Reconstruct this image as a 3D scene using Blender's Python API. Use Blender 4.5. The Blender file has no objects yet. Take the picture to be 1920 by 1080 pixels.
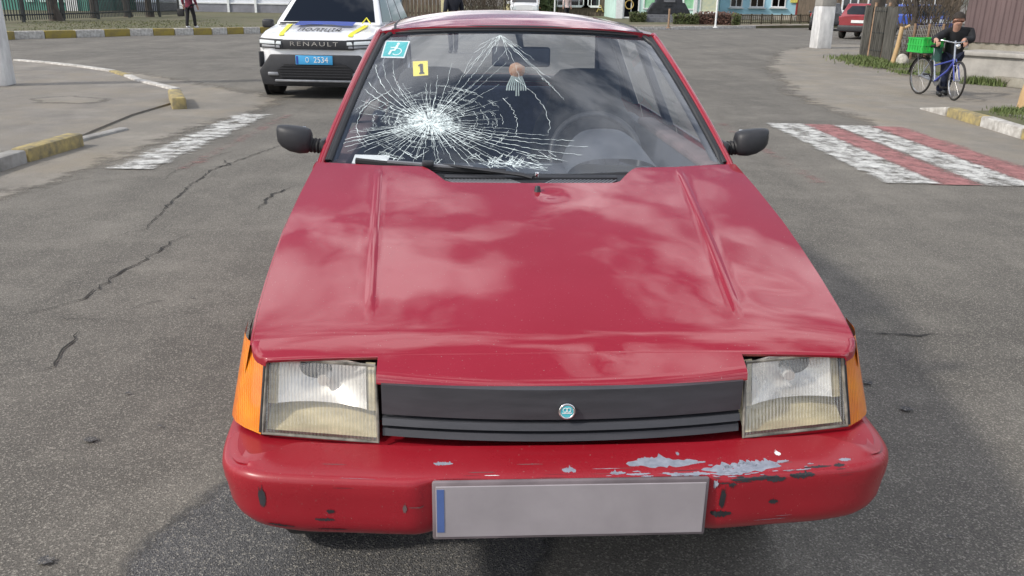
import bpy, bmesh, math, random
from mathutils import Vector, Matrix, noise
R = math.radians
random.seed(7)
scene = bpy.context.scene
COL = scene.collection
# ------------------------------------------------------------------ camera
F_PX, PITCH, ROLL, CAM_H = 1585.6, R(18.924), R(0.92), 1.4626
cam_d = bpy.data.cameras.new('camera'); cam = bpy.data.objects.new('camera', cam_d); COL.objects.link(cam)
cam_d.sensor_width = 36; cam_d.lens = 36 * F_PX / 1920; cam_d.clip_end = 2000; cam_d.clip_start = .05
_f = Vector((0, math.cos(PITCH), -math.sin(PITCH))); _u = Vector((0, math.sin(PITCH), math.cos(PITCH))); _r = Vector((1, 0, 0))
_r2 = _r * math.cos(ROLL) + _u * math.sin(ROLL); _u2 = -_r * math.sin(ROLL) + _u * math.cos(ROLL)
m = Matrix((_r2, _u2, -_f)).transposed().to_4x4(); m.translation = (0, 0, CAM_H)
cam.matrix_world = m; scene.camera = cam
# ------------------------------------------------------------------ light
TO_SUN = Vector((-1.1, -.55, 1.02)).normalized()
SUN_EL = math.asin(TO_SUN.z); SUN_ROT = math.atan2(TO_SUN.x, TO_SUN.y)
world = bpy.data.worlds.new('World'); scene.world = world; world.use_nodes = True
nt = world.node_tree; nt.nodes.clear()
def WN(t): return nt.nodes.new(t)
out = WN('ShaderNodeOutputWorld'); bg = WN('ShaderNodeBackground'); sky = WN('ShaderNodeTexSky')
sky.sky_type = 'NISHITA'; sky.sun_disc = False; sky.sun_elevation = SUN_EL; sky.sun_rotation = SUN_ROT
sky.dust_density = 2.0; sky.air_density = 1.0
tc = WN('ShaderNodeTexCoord'); mp = WN('ShaderNodeMapping'); mp.inputs['Scale'].default_value = (1, 1, 2.2); mp.inputs['Location'].default_value = (3.4, 1.3, 0)
nz = WN('ShaderNodeTexNoise'); nz.inputs['Scale'].default_value = 3.6; nz.inputs['Detail'].default_value = 9; nz.inputs['Roughness'].default_value = .58; nz.inputs['Distortion'].default_value = .35
cr = WN('ShaderNodeValToRGB'); cr.color_ramp.elements[0].position = .465; cr.color_ramp.elements[1].position = .61
cr.color_ramp.elements[0].color = (.03, .03, .03, 1); cr.color_ramp.elements[1].color = (.92, .92, .92, 1)
mx = WN('ShaderNodeMix'); mx.data_type = 'RGBA'
L = nt.links.new
L(tc.outputs['Generated'], mp.inputs['Vector']); L(mp.outputs['Vector'], nz.inputs['Vector']); L(nz.outputs['Fac'], cr.inputs['Fac'])
L(cr.outputs['Color'], mx.inputs['Factor']); L(sky.outputs['Color'], mx.inputs['A']); mx.inputs['B'].default_value = (15.5, 15.6, 16.2, 1)
L(mx.outputs['Result'], bg.inputs['Color']); bg.inputs['Strength'].default_value = .125; L(bg.outputs['Background'], out.inputs['Surface'])
sun_d = bpy.data.lights.new('sun', 'SUN'); sun_d.energy = 2.9; sun_d.angle = R(4); sun_d.color = (1, .945, .86)
sun = bpy.data.objects.new('sun', sun_d); COL.objects.link(sun); sun.rotation_euler = TO_SUN.to_track_quat('Z', 'Y').to_euler(); sun.location = (-10, -5, 20)
vs = scene.view_settings; vs.view_transform = 'Standard'; vs.look = 'None'; vs.exposure = -0.01; vs.gamma = 1
scene.render.engine = 'CYCLES'; scene.cycles.transparent_max_bounces = 24
# ------------------------------------------------------------------ measuring: where a photo point lies on the ground / on a plane y = Y
def ray(px, py):
    a, b = px - 960, py - 540
    x = math.cos(ROLL) * a + math.sin(ROLL) * b; y = -math.sin(ROLL) * a + math.cos(ROLL) * b
    return _r * (x / F_PX) + _f - _u * (y / F_PX)
def G(px, py, z=0.0):
    d = ray(px, py); t = (z - CAM_H) / d.z
    return Vector((d.x * t, d.y * t, z))
def PX0(px, Y): return PY(px, 20, Y).x
def PY(px, py, Y):
    d = ray(px, py); t = Y / d.y
    return Vector((d.x * t, Y, CAM_H + d.z * t))
# ------------------------------------------------------------------ helpers
def lerp(a, b, t): return a + (b - a) * t
def ip(x, xs, ys):
    if x <= xs[0]: return ys[0]
    for i in range(1, len(xs)):
        if x <= xs[i]: return lerp(ys[i-1], ys[i], (x - xs[i-1]) / (xs[i] - xs[i-1]))
    return ys[-1]
def sstep(a, b, x):
    t = max(0, min(1, (x - a) / (b - a))); return t * t * (3 - 2 * t)
def V(*a): return Vector(a)
class MB:
    def __init__(s): s.v = []; s.f = []
    def add(s, vs, fs):
        o = len(s.v); s.v += [Vector(q) for q in vs]; s.f += [tuple(i + o for i in q) for q in fs]; return s
    def box(s, c, size, rz=0, rx=0, ry=0):
        M_ = Matrix.Translation(Vector(c)) @ Matrix.Rotation(rz, 4, 'Z') @ Matrix.Rotation(ry, 4, 'Y') @ Matrix.Rotation(rx, 4, 'X')
        a, b, h = [q / 2 for q in size]
        return s.add([M_ @ Vector(q) for q in ((-a,-b,-h),(a,-b,-h),(a,b,-h),(-a,b,-h),(-a,-b,h),(a,-b,h),(a,b,h),(-a,b,h))],
                     [(0,3,2,1),(4,5,6,7),(0,1,5,4),(1,2,6,5),(2,3,7,6),(3,0,4,7)])
    def hexa(s, p8): # bottom 4, top 4
        return s.add(p8, [(0,3,2,1),(4,5,6,7),(0,1,5,4),(1,2,6,5),(2,3,7,6),(3,0,4,7)])
    def tube(s, pts, r, n=8, cap=True, flat=1.0):
        pts = [Vector(p) for p in pts]; k = len(pts); rs = r if isinstance(r, (list, tuple)) else [r] * k
        o = len(s.v); prev = None
        for i, p in enumerate(pts):
            t = (pts[min(i+1, k-1)] - pts[max(i-1, 0)]).normalized()
            if prev is None:
                a = Vector((0, 0, 1)) if abs(t.z) < .9 else Vector((0, 1, 0)); nrm = (a - t * a.dot(t)).normalized()
            else:
                nrm = (prev - t * prev.dot(t)).normalized()
            prev = nrm; bn = t.cross(nrm)
            for j in range(n):
                an = 2 * math.pi * j / n
                s.v.append(p + (nrm * math.cos(an) * flat + bn * math.sin(an)) * rs[i])
        for i in range(k - 1):
            for j in range(n):
                a = o + i * n + j; b = o + i * n + (j + 1) % n
                s.f.append((a, b, b + n, a + n))
        if cap:
            s.f.append(tuple(o + j for j in reversed(range(n)))); s.f.append(tuple(o + (k-1) * n + j for j in range(n)))
        return s
    def ring(s, c, axis, rad, r, n=28, m_=8):
        c = Vector(c); ax = Vector(axis).normalized(); a = ax.orthogonal().normalized(); b = ax.cross(a); o = len(s.v)
        for i in range(n):
            d = a * math.cos(2*math.pi*i/n) + b * math.sin(2*math.pi*i/n)
            for j in range(m_):
                an = 2*math.pi*j/m_
                s.v.append(c + d * (rad + r * math.cos(an)) + ax * r * math.sin(an))
        for i in range(n):
            for j in range(m_):
                i2, j2 = (i+1) % n, (j+1) % m_
                s.f.append((o+i*m_+j, o+i2*m_+j, o+i2*m_+j2, o+i*m_+j2))
        return s
    def lathe(s, c, axis, prof, n=24): # prof: (radius, along)
        c = Vector(c); ax = Vector(axis).normalized(); a = ax.orthogonal().normalized(); b = ax.cross(a); o = len(s.v); k = len(prof)
        for i in range(n):
            d = a * math.cos(2*math.pi*i/n) + b * math.sin(2*math.pi*i/n)
            for (rr, h) in prof: s.v.append(c + d * rr + ax * h)
        for i in range(n):
            i2 = (i+1) % n
            for j in range(k-1): s.f.append((o+i*k+j, o+i2*k+j, o+i2*k+j+1, o+i*k+j+1))
        return s
    def grid(s, fn, nu, nv):
        o = len(s.v)
        for j in range(nv + 1):
            for i in range(nu + 1): s.v.append(Vector(fn(i / nu, j / nv)))
        for j in range(nv):
            for i in range(nu):
                a = o + j * (nu + 1) + i; s.f.append((a, a + 1, a + nu + 2, a + nu + 1))
        return s
    def rows(s, rws):
        o = len(s.v); n = len(rws[0])
        for rw in rws: s.v += [Vector(q) for q in rw]
        for j in range(len(rws) - 1):
            for i in range(n - 1):
                a = o + j * n + i; s.f.append((a, a + 1, a + n + 1, a + n))
        return s
    def prism(s, poly, h0, h1): # poly of (x,y), extruded in z
        n = len(poly)
        vs = [(p[0], p[1], h0) for p in poly] + [(p[0], p[1], h1) for p in poly]
        return s.add(vs, [tuple(reversed(range(n))), tuple(range(n, 2*n))] + [(i, (i+1) % n, n + (i+1) % n, n + i) for i in range(n)])
    def plate(s, poly3, nvec): # thick plate from a planar polygon and a thickness vector
        n = len(poly3); nv = Vector(nvec); p = [Vector(q) for q in poly3]
        return s.add(p + [q + nv for q in p], [tuple(reversed(range(n))), tuple(range(n, 2*n))] + [(i, (i+1) % n, n + (i+1) % n, n + i) for i in range(n)])
    def build(s, name, mat, parent=None, smooth=None, bevel=0, seg=2, solid=0, merge=False, loc=None, fix=True, kind=None, sub=0):
        me = bpy.data.meshes.new(name); bm = bmesh.new()
        vv = [bm.verts.new(q) for q in s.v]
        for fc in s.f:
            try: bm.faces.new([vv[i] for i in fc])
            except ValueError: pass
        if merge: bmesh.ops.remove_doubles(bm, verts=bm.verts, dist=1e-5)
        if fix: bmesh.ops.recalc_face_normals(bm, faces=bm.faces)
        if bevel:
            es = [e for e in bm.edges if len(e.link_faces) == 2 and e.calc_face_angle(0) > R(25)]
            bmesh.ops.bevel(bm, geom=es, offset=bevel, segments=seg, profile=.5, affect='EDGES', clamp_overlap=True)
        bm.to_mesh(me); bm.free()
        if smooth is not None:
            me.polygons.foreach_set('use_smooth', [True] * len(me.polygons)); me.set_sharp_from_angle(angle=R(smooth))
        if mat: me.materials.append(MATS[mat])
        o = bpy.data.objects.new(name, me); COL.objects.link(o)
        if parent: o.parent = parent
        if loc: o.location = loc
        if solid:
            md = o.modifiers.new('solid', 'SOLIDIFY'); md.thickness = solid; md.offset = -1
        if sub:
            md = o.modifiers.new('sub', 'SUBSURF'); md.levels = sub; md.render_levels = sub
        if kind: o['kind'] = kind
        return o
def thing(name, label, cat, loc=(0,0,0), rz=0, group=None):
    o = bpy.data.objects.new(name, None); COL.objects.link(o); o.location = loc; o.rotation_euler = (0, 0, rz)
    o['label'] = label; o['category'] = cat
    if group: o['group'] = group
    o.empty_display_size = .2
    return o
def tag(o, label, cat, group=None):
    o['label'] = label; o['category'] = cat
    if group: o['group'] = group
    return o
def struct(o): o['kind'] = 'structure'; return o
def copy_tree(o, parent=None):
    c = o.copy(); COL.objects.link(c); c.parent = parent
    for ch in list(o.children): copy_tree(ch, c)
    return c
def text(name, s, mat, parent, mtx, size, ext=.002, width=None, spacing=1.0):
    cu = bpy.data.curves.new(name, 'FONT'); cu.body = s; cu.size = size; cu.extrude = ext; cu.align_x = 'CENTER'; cu.align_y = 'CENTER'; cu.space_character = spacing; cu.resolution_u = 3
    t = bpy.data.objects.new(name + '_tmp', cu); COL.objects.link(t)
    dg = bpy.context.evaluated_depsgraph_get(); me = bpy.data.meshes.new_from_object(t.evaluated_get(dg))
    bpy.data.objects.remove(t); bpy.data.curves.remove(cu)
    if width:
        xs = [v.co.x for v in me.vertices]; k = width / (max(xs) - min(xs))
        for v in me.vertices: v.co.x *= k
    me.transform(mtx); me.materials.clear(); me.materials.append(MATS[mat]); me.name = name
    o = bpy.data.objects.new(name, me); COL.objects.link(o); o.parent = parent
    return o
def frame(c, x, y): # matrix with given x (text right) and y (text up) axes
    x = Vector(x).normalized(); y = Vector(y).normalized(); z = x.cross(y).normalized(); y = z.cross(x)
    m_ = Matrix((x, y, z)).transposed().to_4x4(); m_.translation = Vector(c); return m_
# ------------------------------------------------------------------ materials
MATS = {}
def nodes(name):
    mt = bpy.data.materials.new(name); mt.use_nodes = True; MATS[name] = mt
    n = mt.node_tree; b = n.nodes['Principled BSDF']; return mt, n, b
def tnoise(n, scale, detail=4, rough=.55, vec=None, sc3=None, kind='ShaderNodeTexNoise'):
    t = n.nodes.new(kind); t.inputs['Scale'].default_value = scale
    if 'Detail' in t.inputs and kind == 'ShaderNodeTexNoise': t.inputs['Detail'].default_value = detail; t.inputs['Roughness'].default_value = rough
    if vec is None:
        c = n.nodes.new('ShaderNodeTexCoord'); vec = c.outputs['Object']
    if sc3:
        mp_ = n.nodes.new('ShaderNodeMapping'); mp_.inputs['Scale'].default_value = sc3; n.links.new(vec, mp_.inputs['Vector']); vec = mp_.outputs['Vector']
    n.links.new(vec, t.inputs['Vector']); return t
def ramp(n, fac, stops):
    r_ = n.nodes.new('ShaderNodeValToRGB'); e = r_.color_ramp.elements
    while len(e) < len(stops): e.new(.5)
    for el, (p, c) in zip(e, stops):
        el.position = p; el.color = (c, c, c, 1) if isinstance(c, (int, float)) else (*c, 1)
    n.links.new(fac, r_.inputs['Fac']); return r_
def mixc(n, fac, a, b, mode='MIX'):
    x = n.nodes.new('ShaderNodeMix'); x.data_type = 'RGBA'; x.blend_type = mode
    for s_, v_ in (('Factor', fac), ('A', a), ('B', b)):
        if isinstance(v_, bpy.types.NodeSocket): n.links.new(v_, x.inputs[s_])
        elif s_ == 'Factor': x.inputs[0].default_value = v_
        else: x.inputs[s_].default_value = (*v_, 1)
    return x.outputs['Result']
def addbump(n, b, height, strength=.3, dist=.01):
    bp = n.nodes.new('ShaderNodeBump'); bp.inputs['Strength'].default_value = strength; bp.inputs['Distance'].default_value = dist
    n.links.new(height, bp.inputs['Height']); n.links.new(bp.outputs['Normal'], b.inputs['Normal'])
def M(name, col, rough=.6, metal=0, coat=0, var=.12, vs_=6, bump=0, bs=40, spec=.5, col2=None, sc3=None, bd=.01):
    mt, n, b = nodes(name)
    b.inputs['Roughness'].default_value = rough; b.inputs['Metallic'].default_value = metal; b.inputs['Coat Weight'].default_value = coat; b.inputs['Specular IOR Level'].default_value = spec
    b.inputs['Coat Roughness'].default_value = .06
    if col2 is None: col2 = tuple(c * (1 - 2.2 * var) for c in col); col1 = tuple(min(1, c * (1 + var)) for c in col)
    else: col1 = col
    t = tnoise(n, vs_, 5, .6, sc3=sc3); r_ = ramp(n, t.outputs['Fac'], [(.33, 0.0), (.67, 1.0)])
    n.links.new(mixc(n, r_.outputs['Color'], col2, col1), b.inputs['Base Color'])
    rr = ramp(n, t.outputs['Fac'], [(.3, max(0, rough - .06)), (.7, min(1, rough + .08))]); n.links.new(rr.outputs['Color'], b.inputs['Roughness'])
    if bump:
        t2 = tnoise(n, bs, 3, .6, sc3=sc3); addbump(n, b, t2.outputs['Fac'], bump, bd)
    return mt
def glass_mat(name, tint, gloss=.05, base=.04, haze=0.0, hazecol=(.5,.55,.6)):
    mt, n, b = nodes(name); n.nodes.remove(b); o_ = n.nodes['Material Output']
    tr = n.nodes.new('ShaderNodeBsdfTransparent'); tr.inputs['Color'].default_value = (*tint, 1)
    gl = n.nodes.new('ShaderNodeBsdfGlossy'); gl.inputs['Roughness'].default_value = gloss; gl.inputs['Color'].default_value = (.95, .97, 1, 1)
    fr = n.nodes.new('ShaderNodeLayerWeight'); fr.inputs['Blend'].default_value = .5
    pw = n.nodes.new('ShaderNodeMath'); pw.operation = 'POWER'; pw.inputs[1].default_value = 4.5; n.links.new(fr.outputs['Facing'], pw.inputs[0])
    a = n.nodes.new('ShaderNodeMath'); a.operation = 'MULTIPLY_ADD'; a.inputs[1].default_value = .9; a.inputs[2].default_value = .04 + base; n.links.new(pw.outputs[0], a.inputs[0])
    mx_ = n.nodes.new('ShaderNodeMixShader'); n.links.new(a.outputs[0], mx_.inputs[0]); n.links.new(tr.outputs[0], mx_.inputs[1]); n.links.new(gl.outputs[0], mx_.inputs[2])
    last = mx_
    if haze:
        df = n.nodes.new('ShaderNodeBsdfDiffuse'); df.inputs['Color'].default_value = (*hazecol, 1)
        t = tnoise(n, 5, 4, .6, sc3=(1, .4, .4)); r_ = ramp(n, t.outputs['Fac'], [(.35, haze * .5), (.7, haze * 1.4)])
        m2 = n.nodes.new('ShaderNodeMixShader'); n.links.new(r_.outputs['Color'], m2.inputs[0]); n.links.new(last.outputs[0], m2.inputs[1]); n.links.new(df.outputs[0], m2.inputs[2]); last = m2
    n.links.new(last.outputs[0], o_.inputs['Surface']); return mt

# car paint: sun-bleached red with an orange-peel ripple
def paint(name, col, rough=.34, coat=1.0, coatr=.05, wav=.05, fade=None):
    mt, n, b = nodes(name)
    t = tnoise(n, 2.6, 6, .6); f1 = ramp(n, t.outputs['Fac'], [(.3, 0.0), (.72, 1.0)])
    c2 = fade or tuple(min(1, c * 1.25 + .01) for c in col)
    base = mixc(n, f1.outputs['Color'], col, c2)
    d = tnoise(n, 260, 2, .5); dr = ramp(n, d.outputs['Fac'], [(.70, 0.0), (.80, 1.0)])
    base = mixc(n, dr.outputs['Color'], base, (.34, .24, .22))
    n.links.new(base, b.inputs['Base Color'])
    b.inputs['Roughness'].default_value = rough; b.inputs['Coat Weight'].default_value = coat
    b.inputs['Coat Roughness'].default_value = coatr
    du = tnoise(n, 3.3, 7, .66); n.links.new(ramp(n, du.outputs['Fac'], [(.38, coatr * .7), (.68, coatr * 2.6)]).outputs['Color'], b.inputs['Coat Roughness'])
    w = tnoise(n, 7, 2, .4); addbump(n, b, w.outputs['Fac'], wav, .02)
    bp = [q for q in n.nodes if q.bl_idname == 'ShaderNodeBump'][0]; n.links.new(bp.outputs['Normal'], b.inputs['Coat Normal'])
    return mt
paint('red_paint', (.270, .005, .017), .5, 1.0, .028, .02, (.305, .010, .027))
MATS['red_paint'].node_tree.nodes['Principled BSDF'].inputs['Coat IOR'].default_value = 1.68
MATS['red_paint'].node_tree.nodes['Principled BSDF'].inputs['Specular IOR Level'].default_value = .15
paint('bumper_paint', (.27, .005, .013), .5, .5, .18, .05, (.31, .010, .021))
MATS['bumper_paint'].node_tree.nodes['Principled BSDF'].inputs['Coat IOR'].default_value = 1.6
MATS['bumper_paint'].node_tree.nodes['Principled BSDF'].inputs['Specular IOR Level'].default_value = .25
paint('white_paint', (.80, .81, .82), .35, .8, .06, .01, (.74, .75, .76))
paint('dark_red_paint', (.22, .012, .02), .35, 1, .05, .02)
paint('black_paint', (.03, .032, .036), .35, 1, .05, .02)
paint('blue_paint', (.02, .06, .32), .35, 1, .05, .02)
M('black_plastic', (.020, .021, .025), .48, var=.25, vs_=9, bump=.06, bs=180, col2=(.030, .031, .035))
M('grille_plastic', (.058, .060, .068), .42, vs_=7, bump=.05, bs=150, col2=(.042, .044, .050), sc3=(1, 3, 6))
M('rubber', (.015, .015, .017), .62, var=.2)
M('seal_rubber', (.020, .021, .024), .45, var=.2)
M('interior_plastic', (.045, .050, .068), .55, var=.15, bump=.05, bs=120)
M('dash_plastic', (.058, .064, .078), .5, var=.12, bump=.05, bs=160)
M('seat_cloth', (.040, .042, .048), .9, var=.25, vs_=14, bump=.2, bs=240)
M('seat_cloth_blue', (.050, .055, .095), .9, var=.25, vs_=12, bump=.2, bs=240)
M('headliner', (.33, .34, .37), .9, var=.06)
M('chrome', (.80, .80, .80), .14, 1, var=.04)
M('steel', (.45, .45, .45), .35, .9, var=.1)
M('dull_steel', (.32, .33, .35), .45, .7, var=.15)
M('reflector_silver', (.86, .86, .85), .28, .45, var=.06, vs_=20)
M('lamp_beige', (.62, .55, .36), .45, var=.15, vs_=14, sc3=(1, 1, 3))
M('lamp_rim', (.20, .185, .155), .5, var=.3, vs_=30)
glass_mat('windscreen_glass', (.92, .95, .97), .012, .035, .035, (.34, .44, .60))
glass_mat('clear_glass', (.93, .95, .95), .01, .03, .03)
glass_mat('dark_glass', (.10, .13, .15), .02, .05)
def lens(name, trc, gcol, fac, wave_scale, dirn='X', dcol=None, dmix=.0):
    mt, n, b = nodes(name); n.nodes.remove(b); o_ = n.nodes['Material Output']
    c = n.nodes.new('ShaderNodeTexCoord'); w = n.nodes.new('ShaderNodeTexWave'); w.bands_direction = dirn; w.inputs['Scale'].default_value = wave_scale; w.inputs['Distortion'].default_value = 1.2; w.inputs['Detail'].default_value = 1
    n.links.new(c.outputs['Object'], w.inputs['Vector'])
    bp = n.nodes.new('ShaderNodeBump'); bp.inputs['Strength'].default_value = .4; bp.inputs['Distance'].default_value = .004; n.links.new(w.outputs['Fac'], bp.inputs['Height'])
    tr = n.nodes.new('ShaderNodeBsdfTransparent'); n.links.new(mixc(n, ramp(n, w.outputs['Fac'], [(.2, 0.0), (.8, 1.0)]).outputs['Color'], tuple(q * .88 for q in trc), trc), tr.inputs['Color'])
    gl = n.nodes.new('ShaderNodeBsdfGlossy'); gl.inputs['Roughness'].default_value = .10; gl.inputs['Color'].default_value = (*gcol, 1); n.links.new(bp.outputs['Normal'], gl.inputs['Normal'])
    mx_ = n.nodes.new('ShaderNodeMixShader'); mx_.inputs[0].default_value = fac; n.links.new(tr.outputs[0], mx_.inputs[1]); n.links.new(gl.outputs[0], mx_.inputs[2]); last = mx_
    if dmix:
        df = n.nodes.new('ShaderNodeBsdfDiffuse'); df.inputs['Color'].default_value = (*dcol, 1); n.links.new(bp.outputs['Normal'], df.inputs['Normal'])
        m2 = n.nodes.new('ShaderNodeMixShader')
        t = tnoise(n, 9, 4, .6); r_ = ramp(n, t.outputs['Fac'], [(.35, dmix * .6), (.7, dmix * 1.5)]); n.links.new(r_.outputs['Color'], m2.inputs[0])
        n.links.new(last.outputs[0], m2.inputs[1]); n.links.new(df.outputs[0], m2.inputs[2]); last = m2
    n.links.new(last.outputs[0], o_.inputs['Surface'])
lens('headlamp_lens', (.97, .96, .93), (.95, .97, 1), .12, 42, 'X', (.66, .62, .52), .13)
mt, n, b = nodes('amber_lens'); b.inputs['Base Color'].default_value = (.86, .25, .008, 1); b.inputs['Roughness'].default_value = .25; b.inputs['Coat Weight'].default_value = .6
b.inputs['Subsurface Weight'].default_value = .25; b.inputs['Subsurface Radius'].default_value = (.03, .012, .002)
t = tnoise(n, 9, 3); n.links.new(mixc(n, ramp(n, t.outputs['Fac'], [(.3, 0.0), (.7, 1.0)]).outputs['Color'], (.62, .11, .002), (.86, .27, .006)), b.inputs['Base Color'])
c_ = n.nodes.new('ShaderNodeTexCoord'); w_ = n.nodes.new('ShaderNodeTexWave'); w_.bands_direction = 'X'; w_.inputs['Scale'].default_value = 60; n.links.new(c_.outputs['Object'], w_.inputs['Vector']); addbump(n, b, w_.outputs['Fac'], .5, .003)
mt, n, b = nodes('crack_glass'); b.inputs['Base Color'].default_value = (.78, .88, .88, 1); b.inputs['Roughness'].default_value = .35; b.inputs['Alpha'].default_value = .85
tt = tnoise(n, 60, 3, .6); n.links.new(ramp(n, tt.outputs['Fac'], [(.32, .35), (.55, 1.0)]).outputs['Color'], b.inputs['Alpha'])
mt, n, b = nodes('crushed_glass'); b.inputs['Base Color'].default_value = (.80, .90, .90, 1); b.inputs['Roughness'].default_value = .4
tt = tnoise(n, 150, 4, .7); n.links.new(ramp(n, tt.outputs['Fac'], [(.46, .0), (.66, .8)]).outputs['Color'], b.inputs['Alpha'])
M('primer_grey', (.30, .32, .38), .5, vs_=60, col2=(.20, .22, .27))
M('chip_dark', (.03, .03, .035), .6, var=.3)
M('plate_white', (.33, .30, .315), .4, var=.05, vs_=9)
M('plate_frame', (.17, .14, .15), .5, var=.2)
M('blue_strip', (.07, .12, .30), .5, var=.1)
M('teal_sticker', (.02, .46, .46), .5, var=.08)
M('sticker_white', (.80, .84, .82), .5, var=.04)
M('yellow_card', (.80, .66, .08), .5, var=.08)
M('ink', (.02, .02, .02), .6, var=.1)
M('badge_cyan', (.10, .55, .62), .3, var=.1)
M('paper', (.78, .78, .76), .7, var=.05)
M('ornament_orange', (.55, .22, .10), .6, vs_=90, col2=(.7, .5, .35))
M('fringe', (.55, .62, .58), .8, var=.2)
M('door_cloth', (.13, .085, .085), .9, var=.2)
M('yellow_decal', (.78, .72, .02), .4, var=.05)
M('blue_decal', (.03, .07, .36), .4, var=.1)
M('plate_blue', (.06, .36, .68), .4, var=.05)
M('white_trim', (.80, .82, .83), .4, var=.04)
M('lamp_white', (.75, .80, .82), .2, var=.05, coat=.5)
M('red_lens', (.45, .02, .03), .25, var=.1, coat=.6)
# ground
def asphalt(name, dark, light, patch=None, fine=1.0, sand=0.0, bump=.7):
    mt, n, b = nodes(name); b.inputs['Roughness'].default_value = .88; b.inputs['Specular IOR Level'].default_value = .3
    g = n.nodes.new('ShaderNodeNewGeometry'); P = g.outputs['Position']
    big = tnoise(n, .45, 5, .6, P); base = mixc(n, ramp(n, big.outputs['Fac'], [(.32, 0.0), (.68, 1.0)]).outputs['Color'], dark, light)
    trk = tnoise(n, 1.0, 5, .6, P, (1.5, .16, 1)); base = mixc(n, ramp(n, trk.outputs['Fac'], [(.40, .0), (.62, .55)]).outputs['Color'], base, tuple(c * .80 for c in dark))
    mid = tnoise(n, 5, 5, .65, P); base = mixc(n, ramp(n, mid.outputs['Fac'], [(.30, .35), (.7, .0)]).outputs['Color'], base, tuple(c * .62 for c in dark))
    wp_ = tnoise(n, 1.6, 6, .62, P); base = mixc(n, ramp(n, wp_.outputs['Fac'], [(.50, 0.0), (.70, .38)]).outputs['Color'], base, tuple(c * 1.25 + .01 for c in light))
    if sand:
        sd = tnoise(n, 1.1, 5, .65, P); base = mixc(n, ramp(n, sd.outputs['Fac'], [(.45, 0.0), (.68, sand)]).outputs['Color'], base, (.30, .26, .20))
    gr = tnoise(n, 170, 3, .75, P); base = mixc(n, .52 * fine, base, ramp(n, gr.outputs['Fac'], [(.30, .02), (.48, .38), (.56, .52), (.72, 1.0)]).outputs['Color'], 'OVERLAY')
    vo = tnoise(n, 215, vec=P, kind='ShaderNodeTexVoronoi')
    sp = n.nodes.new('ShaderNodeSeparateColor'); n.links.new(vo.outputs['Color'], sp.inputs[0])
    base = mixc(n, ramp(n, sp.outputs[0], [(.78, 0.0), (.92, .44 * fine)]).outputs['Color'], base, (.46, .43, .37))
    base = mixc(n, ramp(n, sp.outputs[1], [(.82, 0.0), (.92, .36 * fine)]).outputs['Color'], base, (.035, .035, .035))
    n.links.new(base, b.inputs['Base Color'])
    h = n.nodes.new('ShaderNodeMath'); h.operation = 'ADD'; n.links.new(vo.outputs['Distance'], h.inputs[0]); n.links.new(gr.outputs['Fac'], h.inputs[1])
    addbump(n, b, h.outputs[0], bump, .006)
asphalt('road_asphalt', (.122, .114, .101), (.218, .202, .174), bump=.4)
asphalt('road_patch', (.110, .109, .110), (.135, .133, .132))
asphalt('pavement_asphalt', (.24, .222, .20), (.31, .285, .25), fine=.6, sand=.5)
asphalt('dusty_asphalt', (.25, .232, .205), (.33, .30, .255), fine=.6, sand=.7)
asphalt('dirt_path', (.20, .165, .125), (.27, .23, .18), fine=.5, sand=.6)
def soften(name):
    mt = MATS[name].copy(); mt.name = name + '_soft'; MATS[mt.name] = mt; n = mt.node_tree; b = n.nodes['Principled BSDF']
    at_ = n.nodes.new('ShaderNodeAttribute'); at_.attribute_name = 'fade'; g = n.nodes.new('ShaderNodeNewGeometry')
    t = tnoise(n, 3.2, 7, .68, g.outputs['Position']); a = n.nodes.new('ShaderNodeMath'); a.operation = 'MULTIPLY_ADD'; a.inputs[1].default_value = 1.0; n.links.new(t.outputs['Fac'], a.inputs[0]); n.links.new(at_.outputs['Fac'], a.inputs[2])
    n.links.new(ramp(n, a.outputs[0], [(.72, 0.0), (1.0, 1.0)]).outputs['Color'], b.inputs['Alpha'])
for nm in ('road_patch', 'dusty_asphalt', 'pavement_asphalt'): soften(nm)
M('grass_ground', (.085, .095, .042), .95, vs_=1.2, col2=(.14, .12, .075), bump=.5, bs=30, bd=.03)
M('grass_blade', (.085, .135, .035), .85, vs_=8, col2=(.14, .16, .06))
M('dry_grass', (.15, .145, .07), .9, vs_=3, col2=(.11, .13, .05))
M('crack_dark', (.035, .033, .030), .95, var=.3)
def worn(name, col, lo, hi, scale=6, sc3=(1, .8, 1)):
    mt, n, b = nodes(name); b.inputs['Roughness'].default_value = .8
    g = n.nodes.new('ShaderNodeNewGeometry')
    t0 = tnoise(n, 9, 4, .6, g.outputs['Position'])
    n.links.new(mixc(n, ramp(n, t0.outputs['Fac'], [(.35, 0.0), (.65, 1.0)]).outputs['Color'], tuple(c * .72 for c in col), col), b.inputs['Base Color'])
    t = tnoise(n, scale, 9, .74, g.outputs['Position'], sc3); t2 = tnoise(n, 75, 3, .7, g.outputs['Position'])
    a = n.nodes.new('ShaderNodeMath'); a.operation = 'MULTIPLY_ADD'; a.inputs[1].default_value = .35; n.links.new(t2.outputs['Fac'], a.inputs[0]); n.links.new(t.outputs['Fac'], a.inputs[2])
    at_ = n.nodes.new('ShaderNodeAttribute'); at_.attribute_name = 'fade'; a2 = n.nodes.new('ShaderNodeMath'); a2.operation = 'MULTIPLY_ADD'; a2.inputs[1].default_value = .55; n.links.new(at_.outputs['Fac'], a2.inputs[0]); n.links.new(a.outputs[0], a2.inputs[2])
    a3 = n.nodes.new('ShaderNodeMath'); a3.operation = 'MULTIPLY'; a3.inputs[1].default_value = .6; n.links.new(a2.outputs[0], a3.inputs[0])
    n.links.new(ramp(n, a3.outputs[0], [(lo, 0.0), (hi, .95)]).outputs['Color'], b.inputs['Alpha'])
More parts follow.
